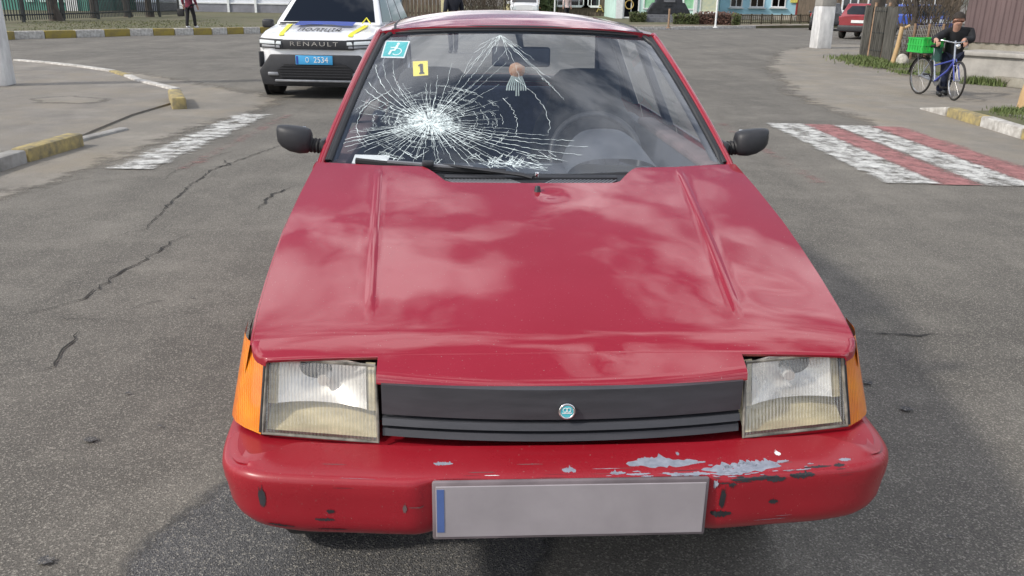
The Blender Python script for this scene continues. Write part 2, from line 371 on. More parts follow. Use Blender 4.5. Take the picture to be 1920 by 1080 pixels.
worn('white_marking', (.66, .66, .63), .65, .78); worn('red_marking', (.40, .175, .17), .55, .78)
worn('white_marking_faded', (.66, .66, .63), .670, .78, 5, (1, 1.3, 1)); worn('red_marking_faded', (.36, .17, .16), .72, .90, 4, (1, 2.2, 1))
# street
M('kerb_concrete', (.36, .35, .33), .85, vs_=7, col2=(.22, .21, .19), bump=.4, bs=60)
M('kerb_yellow', (.43, .34, .14), .9, vs_=10, col2=(.17, .15, .10), bump=.4, bs=60)
M('kerb_yellow_dark', (.32, .25, .05), .8, vs_=5, col2=(.22, .17, .06), bump=.4, bs=60)
M('kerb_white', (.60, .585, .55), .9, vs_=10, col2=(.30, .28, .25), bump=.4, bs=60)
M('whitewash', (.74, .74, .73), .85, vs_=5, col2=(.48, .48, .48), bump=.3, bs=50, sc3=(1, 1, .4))
M('concrete', (.42, .40, .37), .9, vs_=3, col2=(.27, .26, .24), bump=.4, bs=40)
M('concrete_dark', (.33, .31, .26), .95, vs_=4, col2=(.20, .18, .14), bump=.5, bs=40)
M('fence_black', (.025, .030, .032), .6, var=.2)
M('bark', (.055, .045, .038), .95, vs_=9, col2=(.10, .085, .07), bump=.8, bs=30, sc3=(1, 1, .3), bd=.03)
M('twig', (.12, .095, .07), .9, var=.2)
M('stump_bark', (.09, .075, .05), .95, var=.3, vs_=9, bump=.6, bs=40)
M('brown_sheet', (.125, .085, .085), .55, var=.15, vs_=1.5, sc3=(1, 1, .3))
M('brown_wood', (.15, .115, .085), .9, var=.3, vs_=5, sc3=(3, 3, .4))
M('grey_wood', (.13, .125, .11), .9, var=.3, vs_=5, sc3=(4, 4, .4))
M('rust_pipe', (.36, .25, .17), .8, vs_=9, col2=(.24, .14, .08))
M('pale_wood', (.60, .42, .22), .8, vs_=8, col2=(.42, .28, .14), sc3=(1, 1, .3))
M('wall_white', (.70, .72, .76), .8, var=.05, vs_=1)
M('siding_grey', (.30, .30, .34), .7, var=.1, vs_=2)
M('wall_green', (.10, .30, .24), .8, var=.1, vs_=1)
M('wall_beige', (.42, .37, .33), .85, var=.1, vs_=1)
M('wall_mint', (.55, .76, .70), .8, var=.06, vs_=1)
M('wall_blue', (.40, .68, .80), .8, var=.06, vs_=1)
M('plinth_beige', (.58, .53, .45), .9, var=.1, vs_=2)
M('frame_white', (.76, .78, .78), .6, var=.05)
M('door_red', (.34, .05, .04), .6, var=.12, vs_=4)
M('poster_green', (.20, .52, .27), .7, vs_=2, col2=(.42, .66, .48))
M('poster_pale', (.62, .62, .42), .7, vs_=4, col2=(.45, .52, .42))
M('sign_yellow', (.72, .66, .16), .6, var=.1)
M('dark_stone', (.022, .024, .028), .4, var=.3, vs_=4)
M('stone_step', (.16, .165, .18), .7, var=.15)
M('hedge_leaf', (.05, .075, .02), .8, vs_=6, col2=(.09, .10, .035))
M('hedge_leaf_red', (.11, .055, .045), .8, vs_=6, col2=(.15, .085, .06))
M('conifer_leaf', (.04, .07, .02), .85, vs_=5, col2=(.08, .10, .03))
M('gold', (.62, .45, .16), .35, .6, var=.1)
M('brick_orange', (.46, .24, .14), .85, var=.15, vs_=3)
M('cream', (.66, .60, .36), .8, var=.1)
M('sign_blue', (.10, .30, .55), .5, var=.1)
M('bin_blue', (.20, .27, .36), .6, var=.15)
M('roof_dark', (.08, .07, .07), .8, var=.2)
# people and bicycle
M('skin', (.46, .26, .19), .6, var=.06, vs_=12)
M('black_coat', (.012, .013, .016), .85, var=.3, vs_=12, bump=.3, bs=30)
M('blue_jeans', (.012, .017, .042), .9, var=.25, vs_=18, bump=.2, bs=200)
M('maroon_jacket', (.15, .022, .045), .85, var=.25, vs_=12)
M('black_trousers', (.014, .014, .018), .9, var=.2)
M('navy_uniform', (.012, .014, .024), .85, var=.2)
M('white_shoe', (.70, .70, .72), .6, var=.05)
M('black_shoe', (.015, .015, .016), .5, var=.2)
M('hair_dark', (.03, .022, .017), .8, var=.3, vs_=30)
M('pink_top', (.60, .48, .46), .8, var=.1)
M('bike_blue', (.05, .07, .36), .35, var=.1, coat=.5)
M('bike_silver', (.42, .45, .52), .35, .5, var=.1)
M('tyre', (.030, .028, .026), .8, var=.2)
M('crate_green', (.03, .46, .07), .45, var=.08, vs_=5)
M('bag_green', (.015, .06, .05), .8, var=.2)
M('stone', (.52, .50, .44), .9, var=.2, vs_=6, bump=.5, bs=20)
# ================================================================== SETTING
def sheet(name, poly, z, mat, parent=None):
    o = MB().add([(p[0], p[1], z) for p in poly], [tuple(range(len(poly)))]).build(name, mat, parent, fix=False)
    if o.data.polygons[0].normal.z < 0: o.data.flip_normals()
    return o
def pdist(x, y, poly): # signed distance, inside positive
    ins = False; best = 1e9; n_ = len(poly)
    for i in range(n_):
        x1, y1 = poly[i][0], poly[i][1]; x2, y2 = poly[(i+1) % n_][0], poly[(i+1) % n_][1]
        if (y1 > y) != (y2 > y) and x < (x2 - x1) * (y - y1) / (y2 - y1) + x1: ins = not ins
        dx, dy = x2 - x1, y2 - y1; t = max(0, min(1, ((x - x1) * dx + (y - y1) * dy) / max(1e-9, dx * dx + dy * dy)))
        best = min(best, math.hypot(x - x1 - t * dx, y - y1 - t * dy))
    return best if ins else -best
def soft_sheet(name, poly, z, mat, parent, soft, step, ends=None):
    x0_, x1_ = min(p[0] for p in poly) - soft, max(p[0] for p in poly) + soft; y0_, y1_ = min(p[1] for p in poly) - soft, max(p[1] for p in poly) + soft
    if ends: y0_, y1_ = ends
    nx, ny = max(2, int((x1_ - x0_) / step)), max(2, int((y1_ - y0_) / step)); vs__, fd = [], []
    for j in range(ny + 1):
        for i in range(nx + 1):
            x, y = lerp(x0_, x1_, i / nx), lerp(y0_, y1_, j / ny); vs__.append((x, y, z))
            d = pdist(x, y, poly) if not ends else min(x - poly[0][0], poly[1][0] - x)
            fd.append(max(0, min(1, .5 + .5 * d / soft)))
    fs = [(j*(nx+1)+i, j*(nx+1)+i+1, (j+1)*(nx+1)+i+1, (j+1)*(nx+1)+i) for j in range(ny) for i in range(nx)]
    fs = [f for f in fs if max(fd[i] for i in f) > 0]
    me = bpy.data.meshes.new(name); me.from_pydata(vs__, [], fs); at_ = me.attributes.new('fade', 'FLOAT', 'POINT'); at_.data.foreach_set('value', fd)
    me.materials.append(MATS[mat]); o = bpy.data.objects.new(name, me); COL.objects.link(o); o.parent = parent; return o
road = struct(sheet('road', [(-900, -500), (900, -500), (900, 1400), (-900, 1400)], 0, 'road_asphalt'))
def jag(poly, step=.35, amp=.06, seed=0):
    rd = random.Random(seed); o = []
    for i in range(len(poly)):
        a = Vector(poly[i][:2]); b = Vector(poly[(i+1) % len(poly)][:2]); k = max(1, int((b - a).length / step))
        for j in range(k):
            p = a.lerp(b, j / k); o.append((p.x + rd.uniform(-amp, amp), p.y + rd.uniform(-amp, amp)))
    return o
# darker, soft-edged area of the asphalt beside the front wheel
soft_sheet('dark_asphalt', [(-.80, 2.48), (-.88, 2.25), (-.98, 2.05), (-1.02, 1.2), (.1, 1.2), (.0, 1.7), (.1, 2.1), (-.2, 2.6)], .004, 'road_patch_soft', road, .10, .04)
# dusty strip along the right edge of the carriageway and the loose apron where the pavements meet it
soft_sheet('dusty_strip', jag([(4.75, 2), (4.9, 7), (4.65, 11.3), (4.9, 15), (6.3, 21), (8.6, 28), (12, 33), (13.5, 33), (9.2, 23), (9.2, 17.2), (18, 16), (18, 12.3), (6.05, 12.5), (5.98, 2)], .5, .12, 4), .004, 'dusty_asphalt_soft', road, .55, .25)
soft_sheet('dusty_strip', [(-4.3, 5.2), (-3.85, 6.6), (-3.8, 8.0), (-3.8, 9.6), (-3.55, 11.0), (-3.6, 12.6), (-5.0, 14.2), (-7.5, 16.6), (-8, 16), (-5.3, 12.4), (-5, 11), (-5, 8), (-4.9, 5.2)], .006, 'dusty_asphalt_soft', road, .55, .15)
# crossing: white bars with red between them, worn by tyres
def bar(name, x0_, x1_, y0_, y1_, mat, z=.008):
    return soft_sheet(name, [(x0_, y0_), (x1_, y0_), (x1_ , y1_), (x0_, y1_)], z, mat, road, .16 if 'faded' in mat else .10, .03, (y0_, y1_))
bar('crossing_bar', 3.13, 3.73, 7.18, 10.86, 'white_marking', .012); bar('crossing_bar', 3.62, 4.06, 7.16, 10.84, 'red_marking')
bar('crossing_bar', 3.96, 4.53, 7.14, 10.76, 'white_marking', .012); bar('crossing_bar', 4.43, 4.90, 7.14, 10.74, 'red_marking')
bar('crossing_bar', -3.62, -3.03, 7.26, 10.93, 'white_marking_faded', .012); bar('crossing_bar', -3.09, -2.7, 7.26, 10.93, 'red_marking_faded')
bar('crossing_bar', 2.42, 2.80, 7.16, 10.86, 'red_marking_faded')
# cracks that run over the carriageway
def crack(pts, w, seed):
    rd = random.Random(seed); P = [G(*p) for p in pts]; q = []
    for a, b in zip(P, P[1:]):
        k = max(2, int((b - a).length / .045))
        for j in range(k): q.append(a.lerp(b, j / k) + V(rd.uniform(-.018, .018), rd.uniform(-.022, .022), 0))
    q.append(P[-1]); mb = MB(); n_ = len(q)
    lr = []
    for i, p in enumerate(q):
        t = (q[min(i+1, n_-1)] - q[max(i-1, 0)]); nrm = V(-t.y, t.x, 0).normalized(); e = min(1, 4 * min(i, n_-1-i) / n_ + .15)
        ww = w * .75 * e * rd.choice((.4, .55, .7, .9, 1.2)); lr.append((p + nrm * ww, p - nrm * ww))
    mb.rows([[V(a.x, a.y, .006) for a, b in lr], [V(b.x, b.y, .006) for a, b in lr]])
    return mb.build('crack', 'crack_dark', road, fix=False)
crack([(45, 592), (100, 578), (160, 558), (215, 520), (262, 492), (330, 450), (372, 438)], .008, 1)
crack([(48, 704), (95, 690), (120, 655), (148, 622)], .007, 2)
crack([(205, 448), (270, 430), (320, 380), (350, 352), (400, 318), (450, 300), (520, 275), (600, 262)], .009, 3)
crack([(485, 392), (510, 365), (550, 350)], .012, 4); crack([(390, 316), (430, 310), (418, 300)], .012, 41)
crack([(75, 598), (130, 600), (200, 598)], .003, 5); crack([(230, 585), (290, 568), (310, 566)], .004, 6)
crack([(1612, 622), (1680, 628), (1770, 630)], .007, 7)
crack([(1300, 99), (1340, 103), (1375, 101)], .03, 8); crack([(1410, 82), (1425, 84)], .03, 9)
crack([(560, 268), (610, 262)], .007, 10); crack([(300, 345), (330, 320), (395, 296), (470, 275)], .005, 12)
# oil drops and dark marks
for k, (px, py, r_) in enumerate([(170, 828, .018), (85, 1055, .02), (240, 740, .009), (300, 802, .007), (1700, 770, .02), (1780, 1010, .008), (360, 560, .008), (1625, 720, .02), (520, 410, .008)]):
    c = G(px, py); rd = random.Random(k); sheet('oil_mark', [(c.x + r_ * 1.5 * math.cos(a * .2244) * rd.uniform(.45, 1.1), c.y + r_ * 1.1 * math.sin(a * .2244) * rd.uniform(.45, 1.1)) for a in range(28)], .0095, 'road_patch', road)

# ---- left pavement with its kerb
kz = .12
curve = [G(330, 196), G(330, 172), G(300, 164), G(262, 155), G(240, 146), G(212, 137), G(150, 128), G(90, 121), G(30, 116)]
pave = [(-4.5, -60), (-4.5, 8.45), (-4.62, 9.4), (-4.75, 10.6)] + [(p.x - .05, p.y - .05) for p in curve] + [(-30, 30), (-140, 60), (-140, -60)]
o = MB().prism(pave, -.05, .03).build('pavement', 'pavement_asphalt'); struct(o); PAVE_L = o
soft_sheet('worn_spot', [tuple(G(*q).to_2d()) for q in ((75, 190), (120, 186), (190, 190), (170, 197), (90, 196))], .034, 'dusty_asphalt_soft', PAVE_L, .3, .08)
def kerb_stone(name, a, b, w, h, mat, parent, sink=.0, bev=.02):
    a = Vector(a); b = Vector(b); d = (b - a); L_ = d.length; c = (a + b) / 2
    return MB().box((0, 0, 0), (L_ - .012, w, h)).build(name, mat, parent, smooth=40, bevel=bev, loc=None) if False else _ks(name, c, L_, w, h, math.atan2(d.y, d.x), mat, parent, sink, bev)
def _ks(name, c, L_, w, h, rz, mat, parent, sink, bev):
    mb = MB().box((0, 0, 0), (L_ - .012, w, h)); o = mb.build(name, mat, parent, smooth=40, bevel=bev)
    o.location = (c.x, c.y, h / 2 - sink); o.rotation_euler = (random.uniform(-.02, .02), random.uniform(-.012, .012), rz); return o
ys = [-12 + i for i in range(19)]
for y in ys: kerb_stone('kerb_stone', (-4.42, y), (-4.42, y + 1), .16, .22, 'kerb_concrete', PAVE_L, .10)
kerb_stone('kerb_stone', (-4.42, 7.0), (-4.42, 7.5), .16, .22, 'kerb_concrete', PAVE_L, .10)
kerb_stone('kerb_stone', (-4.42, 7.51), (-4.36, 8.42), .17, .23, 'kerb_yellow', PAVE_L, .10, .025)
kerb_stone('kerb_stone', (-4.50, 8.5), (-4.36, 9.5), .12, .12, 'kerb_concrete', PAVE_L, .085)
kerb_stone('kerb_stone', (-4.42, 11.3), (-4.88, 12.35), .18, .26, 'kerb_yellow', PAVE_L, .10, .03)
for i in range(len(curve) - 2): 
    a, b = curve[i + 1], curve[i + 2]; kerb_stone('kerb_stone', a, b, .15, .12, 'kerb_white' if i != 3 else 'kerb_yellow', PAVE_L, .06)
# ---- far left verge behind the striped kerb
kb = [(-60, 80), (24, 73.5), (83, 72.2), (141, 70.6), (194, 68.8), (242, 67.2), (287, 66.6), (327, 66.2), (362, 65.6), (396, 65), (424, 64.2), (455, 63.4), (486, 62.6), (520, 61.5)]
KB = [G(*q) for q in kb]
dl = (KB[1] - KB[3]).normalized(); dr_ = V(.82, .57, 0)
KB = [KB[0] + dl * 14] + KB + [KB[-1] + dr_ * 3, KB[-1] + dr_ * 40]
verge = struct(MB().prism([(p.x, p.y) for p in KB] + [(60, 150), (-160, 150), (-160, 20)], -.05, .15).build('verge', 'grass_ground'))
off = [(p.x - .15, p.y + .2) for p in KB]; off2 = [(p.x - 1.2, p.y + 2.1) for p in KB]
struct(sheet('footpath', off + list(reversed(off2)), .155, 'dirt_path'))
for i in range(1, len(KB) - 2):
    mt_ = 'kerb_white' if i % 2 == 0 else 'kerb_yellow_dark'
    kerb_stone('kerb_stone', KB[i], KB[i + 1], .2, .40, mt_, verge, .16)
# ---- right: pavement corner, kerb, grass
kr = [(6.06, 11.9), (6.02, 10.93), (5.96, 9.9), (5.96, 8.9), (5.96, 7.9), (5.96, 6.9), (5.96, 5.9), (5.96, 4.9)]
gr_r = struct(MB().prism([(6.1, 11.7), (6.02, 9), (6.02, -40), (40, -40), (40, 11.7), (7.5, 12.1)], -.05, .10).build('grass_verge', 'grass_ground'))
struct(soft_sheet('pavement', jag([(6.6, 11.75), (6.45, 9), (6.4, 2), (7.3, 2), (7.3, 9), (7.35, 11.8)], .4, .06, 3), .104, 'pavement_asphalt_soft', None, .15, .1))
o = MB().hexa([(5.98, 12.72, -.02), (6.06, 12.72, -.02), (6.14, 11.92, -.02), (5.97, 11.92, -.02), (5.98, 12.72, .02), (6.06, 12.72, .02), (6.14, 11.92, .125), (5.97, 11.92, .125)]).build('kerb_stone', 'kerb_white', gr_r, smooth=40, bevel=.012)
for i in range(len(kr) - 1): kerb_stone('kerb_stone', kr[i], kr[i + 1], .17, .26, ('kerb_yellow', 'kerb_white')[i % 2], gr_r, .13, .025)
# far pavement with kerb across the junction
fk = [G(1060, 57.5), G(1120, 57), G(1190, 56.5), G(1255, 55.8), G(1340, 54.5), G(1420, 53), G(1500, 51.4), G(1560, 50)]
FP = struct(MB().prism([(-6, 47.5)] + [(p.x, p.y) for p in fk] + [(60, 88), (60, 150), (-6, 150)], -.05, .13).build('pavement', 'pavement_asphalt'))
for a, b in zip(fk, fk[1:]):
    n_ = 2
    for j in range(n_): kerb_stone('kerb_stone', a.lerp(b, j / n_), a.lerp(b, (j + 1) / n_), .22, .30, 'kerb_white', FP, .14)
# ================================================================== THE RED HATCHBACK
YAW, CX, CY = R(3.455), .1142, 1.4683
car = thing('hatchback_car', 'faded red hatchback with a shattered windscreen standing on the crossing', 'car', (CX, CY, 0), YAW)
WS = [.140, .147, .155, .17, .19, .31, .44, .55, .70, .90, 1.13]; WW = [.590, .606, .620, .632, .639, .651, .657, .660, .662, .657, .648]
def hw(s): return ip(s, WS, WW)
def zh(s, x):
    t = (s - .19) / .94; d_ = s - .19
    z = .7885 + .3265 * d_ - .1135 * math.sqrt(d_ * d_ + .0006) + .010 * math.sin(math.pi * max(0, min(1, t)))
    z -= .010 * (abs(x) / .66) ** 4
    z += .0012 * noise.noise(V(x * 3 + 3, s * 3.4, 1.7)) + .00025 * noise.noise(V(x * 11, s * 13, 4.1))
    d = math.hypot(x - .10, (s - .13) * 1.3); z += .0012 * math.cos(min(d / .07, 1.5) * math.pi) * math.exp(-(d / .07) ** 2)   # knock above the grille
    d = math.hypot(x - .045, s - .87); z -= .003 * math.exp(-(d / .03) ** 2)
    d = math.hypot((x - .52) / 1.6, s - .36); z -= .0020 * math.exp(-(d / .06) ** 2)
    return z
def ridge(s): return ip(s, [.145, .29, 1.07], [.378, .396, .443])
def s_end(x):
    x = abs(x)
    return ip(x, [0, .235, .255, .30, .325, .45, .65], [.952, .954, .966, 1.050, 1.078, 1.088, 1.135])
NI = 26
cols_in = [i / NI for i in range(-NI, NI + 1)]
bead = [(.002, .15), (.005, .9), (.012, 1.0), (.019, .9), (.023, .15), (.026, 0)]
NO = 14
fixed = [.145, .15, .157, .166, .175, .183, .19, .197, .205, .215, .23, .25]
svals = [('a', s) for s in fixed] + [('b', (i + 1) / 46) for i in range(46)]
rws = []
for kind_, sv in svals:
    sn = sv if kind_ == 'a' else lerp(.25, 1.08, sv)
    rg = ridge(sn); w = hw(sn); half = []
    for d, hb in bead: half.append((rg + d, hb))
    for j in range(1, NO + 1): half.append((lerp(rg + .026, w, (j / NO) ** .9), 0))
    xs = [(-x, h) for x, h in reversed(half)] + [(c * rg, 0) for c in cols_in] + half
    row = []
    for x, hb in xs:
        s = sv if kind_ == 'a' else lerp(.25, s_end(x), sv)
        fade = sstep(.26, .34, s) * (1 - sstep(1.0, 1.08, s))
        row.append(V(x, s, zh(s, x) + .0020 * hb * fade))
    e = row[-1]; a = row[0]
    row = [a + V(-.004, 0, -.018), a + V(-.004, 0, -.006)] + row + [e + V(.004, 0, -.006), e + V(.004, 0, -.018)]
    rws.append(row)
rws.insert(0, [p + V(0, -.003, -.003) for p in rws[0]]); rws.insert(0, [p + V(0, .003, -.006) for p in rws[0]])
rws.append([p + V(0, .004, -.006) for p in rws[-1]]); rws.append([p + V(0, 0, -.02) for p in rws[-1]])
hb_ = MB().rows(rws)
lip = []
for s in [.062, .064, .07, .085, .10, .115, .13, .145]:
    dz = -.016 if s < .063 else (-.004 if s < .066 else 0)
    bow = lambda x: .03 * (x / .38) ** 2 * (1 - sstep(.07, .145, s))
    lip.append([V(c * .378, s + bow(c * .378), zh(s + bow(c * .378), c * .378) + dz) for c in cols_in])
hb_.rows(lip)
hood = hb_.build('hood', 'red_paint', car, smooth=50, merge=False, fix=False); hood['label'] = 'dented faded red bonnet with two raised ribs'
hood.data.flip_normals() if hood.data.polygons[len(hood.data.polygons)//2].normal.z < 0 else None
# washer nozzle
MB().lathe((0, 0, 0), (0, 0, 1), [(0, .013), (.006, .012), (.008, .009), (.009, 0), (.011, -.004)], 12).build('washer_nozzle', 'black_plastic', car, smooth=40, loc=(.008, .896, zh(.896, 0) + .002))
# engine bay mass that closes the front
MB().box((0, .62, .56), (1.12, .78, .30)).build('engine_bay', 'rubber', car)
MB().box((0, 2.1, .30), (1.28, 3.3, .10)).build('underbody', 'rubber', car)
MB().box((0, .24, .66), (1.18, .10, .17)).build('radiator_support', 'rubber', car)
# body sides
def wtop(s): return hw(s) + .009 if s < 1.13 else ip(s, [1.13, 1.5, 2.5, 3.4, 3.95], [.657, .672, .675, .65, .60])
def ztop(s): return zh(s, hw(s)) - .012 if s < 1.12 else ip(s, [1.12, 1.3, 3.3, 3.6, 3.95], [.972, .975, .985, .98, .95])
def wmid(s): return ip(s, [.2, .3, .45, .7, 1.2, 3.0, 3.5, 3.95], [.676, .698, .714, .726, .738, .740, .724, .67])
def side(s, z):
    zt = ztop(s)
    if z > .60:
        k = max(0, min(1, (zt - z) / (zt - .60))); return lerp(wtop(s), wmid(s), math.sin(k * math.pi / 2))
    k = (.60 - z) / .38; return wmid(s) - .05 * k * k
def zlow(s):
    z = .24 if s > .45 else .60
    for sc in (.72, 3.04):
        if abs(s - sc) < .315: z = max(z, .27 + math.sqrt(.315 ** 2 - (s - sc) ** 2))
    return z
def side_panel(name, s0, s1, sg, mat='red_paint'):
    n_ = max(4, int((s1 - s0) / .03)); rr = []
    for i in range(n_ + 1):
        s = lerp(s0, s1, i / n_); zl, zt = zlow(s), ztop(s)
        col = [V(sg * (side(s, zt) - .012), s, zt + .001)] + [V(sg * side(s, lerp(zt, zl, j / 14)), s, lerp(zt, zl, j / 14)) for j in range(15)]
        col.append(col[-1] + V(-sg * .03, 0, 0)); rr.append(col)
    return MB().rows(rr).build(name, mat, car, smooth=40)
for sg in (-1, 1):
    side_panel('fender', .20, 1.09, sg); d1 = side_panel('front_door', 1.098, 2.02, sg); d2 = side_panel('rear_door', 2.028, 2.74, sg); side_panel('rear_quarter', 2.748, 3.93, sg)
    for d, s in ((d1, 1.88), (d2, 2.62)):
        MB().box((sg * (side(s, .86) + .008), s, .86), (.018, .14, .03)).build('door_handle', 'black_plastic', d, smooth=40, bevel=.006)
    # inner door trim seen through the glass
    dt = MB().box((sg * .60, 1.9, .72), (.06, 1.55, .46)).build('door_trim', 'interior_plastic', car, smooth=40, bevel=.02)
    MB().box((sg * .60, 1.72, .962), (.075, 1.1, .03)).build('armrest_ledge', 'door_cloth', car, smooth=40, bevel=.012)
# glasshouse ------------------------------------------------
def wsc(u, v, off=0.0): # windscreen surface
    b_ = V(.612 * u, 1.150 - .060 * (1 - u * u), .979 - .024 * (1 - u * u)); t_ = V(.482 * u, 1.777 - .075 * (1 - u * u), 1.334 + .020 * (1 - u * u))
    p = b_.lerp(t_, v); bul = .012 * 4 * v * (1 - v)
    n_ = V(.25 * u, -.5, .86).normalized(); return p + n_ * (bul + off)
ws = MB().grid(lambda a, c: wsc(a * 2 - 1, c), 40, 20).build('windscreen', 'windscreen_glass', car, smooth=60)
ws['label'] = 'cracked windscreen with a star-shaped impact on the passenger side'
per = [wsc(-1 + 2 * i / 24, -.008, -.004) for i in range(25)] + [wsc(1, i / 14, .002) for i in range(1, 14)]
per += [wsc(.955 - 1.91 * i / 24, 1, .002) for i in range(25)] + [wsc(-1, 1 - i / 14, .002) for i in range(1, 15)]
# rounded upper corners
MB().tube(per, .0095, 8, cap=False, flat=.8).build('windscreen_seal', 'seal_rubber', ws, smooth=60)
MB().tube([wsc(-.95 + 1.9 * i / 30, 1.012, .004) for i in range(31)], .015, 8, flat=.6).build('header_seal', 'seal_rubber', ws, smooth=60)
def apill(sg, v, o=.022, lift=.0): return wsc(sg, v) + V(sg * o, .012, .001 + lift)
for sg in (-1, 1):
    pts = [V(sg * .640, 1.125, .958)] + [apill(sg, i / 16, .024) for i in range(17)] + [V(sg * .503, 1.83, 1.326), V(sg * .508, 1.95, 1.328), V(sg * .512, 2.1, 1.330)]
    MB().tube(pts, [.012] + [.0135] * 17 + [.016, .018, .018], 12).build('a_pillar', 'red_paint', car, smooth=60)
    MB().tube([p + V(sg * .004, .020, -.010) for p in pts[:-1]], .013, 10).build('door_frame', 'seal_rubber', car, smooth=60)
    MB().tube([wsc(sg * 1.012, i / 16, .003) for i in range(17)], .008, 8, flat=.7).build('pillar_seal', 'seal_rubber', ws, smooth=60)
    MB().tube([apill(sg, i / 16, .004) + V(0, .02, -.02) for i in range(17)], .016, 8).build('pillar_trim', 'interior_plastic', car, smooth=60)
# roof
def rz_c(s): return ip(s, [1.68, 1.74, 1.85, 2.0, 2.2, 2.5, 2.8, 2.98], [1.362, 1.374, 1.391, 1.404, 1.414, 1.413, 1.398, 1.378])
def rhw(s): return ip(s, [1.68, 1.9, 2.4, 2.98], [.498, .516, .528, .512])
def roof_pt(u, v):
    u = u * 2 - 1; s0 = 1.772 - .078 * (1 - u * u); s = lerp(s0, 2.98, v ** 1.25)
    ze = ip(s, [1.7, 1.78, 1.9, 2.4, 2.98], [1.338, 1.340, 1.347, 1.352, 1.335]); zc = rz_c(s)
    return V(u * rhw(s), s, ze + (zc - ze) * (1 - abs(u) ** 2.6))
rg_ = MB().grid(roof_pt, 48, 36)
roof = rg_.build('roof', 'red_paint', car, smooth=60, fix=False)
if roof.data.polygons[500].normal.z < 0: roof.data.flip_normals()
MB().rows([[roof_pt(i / 40, 0) for i in range(41)], [roof_pt(i / 40, 0) + V(0, .004, -.016) for i in range(41)]]).build('roof_lip', 'red_paint', roof, smooth=60)
MB().grid(lambda a, c: roof_pt(.04 + a * .92, .03 + c * .94) + V(0, 0, -.028), 20, 14).build('headliner', 'headliner', roof, smooth=60)
for sg in (-1, 1):
    def gut(v, o): 
        p = roof_pt(.5 + sg * .5 * .885, v); return p + V(0, 0, o)
    MB().tube([gut(.035 + .9 * i / 30, -.001) for i in range(31)], .0055, 6, flat=.8).build('rain_gutter', 'chip_dark', roof, smooth=60)
    # window pillars and side glass
    def rail(s): return V(sg * (rhw(s) - .002), s, ip(s, [1.7, 1.78, 1.9, 2.4, 2.98], [1.338, 1.340, 1.347, 1.352, 1.335]) - .030)
    def belt(s): return V(sg * (wtop(s) - .012), s, ztop(s))
    MB().tube([rail(1.86 + 1.1 * i / 10) for i in range(11)], .022, 10).build('roof_rail', 'red_paint', car, smooth=60)
    MB().tube([rail(1.80 + 1.16 * i / 10) + V(-sg * .014, 0, -.004) for i in range(11)], .022, 10).build('rail_trim', 'interior_plastic', car, smooth=60)
    for nm, sb, st in (('b_pillar', 2.03, 2.08), ('c_pillar', 2.74, 2.70)):
        a, c = belt(sb), rail(st); MB().hexa([a + V(0, -.035, 0), a + V(-sg * .03, -.035, 0), a + V(-sg * .03, .035, 0), a + V(0, .035, 0), c + V(0, -.03, 0), c + V(-sg * .03, -.03, 0), c + V(-sg * .03, .03, 0), c + V(0, .03, 0)]).build(nm, 'interior_plastic', car, smooth=40, bevel=.006)
    q = [belt(1.24), belt(2.0), rail(2.05), rail(1.86), apill(sg, .55)]
    MB().add(q, [(0, 1, 2, 3, 4)]).build('side_window', 'clear_glass', car)
    MB().add([belt(2.07), belt(2.70), rail(2.67), rail(2.11)], [(0, 1, 2, 3)]).build('side_window', 'clear_glass', car)
    MB().tube([belt(1.48), lerp(belt(1.48), rail(1.86), .5) + V(0, .02, 0), rail(1.80)], .009, 6).build('quarter_light_bar', 'seal_rubber', car)
    # rear quarter panel
    MB().add([belt(2.77), belt(3.52), V(sg * .50, 2.98, 1.335), rail(2.73)], [(0, 1, 2, 3)]).build('rear_pillar_panel', 'red_paint', car)
    MB().add([belt(2.77) + V(-sg * .03, 0, 0), belt(3.52) + V(-sg * .03, 0, 0), V(sg * .47, 2.98, 1.325), rail(2.73) + V(-sg * .03, 0, 0)], [(0, 1, 2, 3)]).build('rear_pillar_trim', 'interior_plastic', car)
# rear glass and tail
def rgl(a, c):
    u = a * 2 - 1; t_ = V(u * .485, 2.985 + .03 * (1 - u * u), 1.345 + .03 * (1 - u * u)); b_ = V(u * .575, 3.52 + .05 * (1 - u * u), 1.015 + .01 * (1 - u * u)); return t_.lerp(b_, c)
MB().grid(rgl, 20, 10).build('rear_window', 'clear_glass', car, smooth=60)
pr = [rgl(i / 12, 0) for i in range(13)] + [rgl(1, i / 6) for i in range(1, 7)] + [rgl(1 - i / 12, 1) for i in range(1, 13)] + [rgl(0, 1 - i / 6) for i in range(1, 6)]
MB().tube(pr + [pr[0]], .020, 8, cap=False).build('rear_window_frame', 'seal_rubber', car, smooth=60)
def tail(a, c):
    u = a * 2 - 1; k = c * 5
    s = ip(k, [0, 1.6, 2, 2.4, 5], [3.55, 3.88, 3.935, 3.95, 3.95]); z = ip(k, [0, 1.6, 2, 2.4, 5], [1.005, .985, .965, .93, .42])
    return V(u * ip(s, [3.55, 3.95], [.62, .61]), s - .06 * u * u, z)
tl = MB().grid(tail, 20, 20).build('tailgate', 'red_paint', car, smooth=50)
MB().box((0, 3.97, .50), (1.36, .12, .17)).build('rear_bumper', 'bumper_paint', car, smooth=40, bevel=.04, seg=3)
for sg in (-1, 1): MB().box((sg * .50, 3.925, .80), (.22, .05, .12)).build('tail_light', 'red_lens', car, smooth=40, bevel=.01)
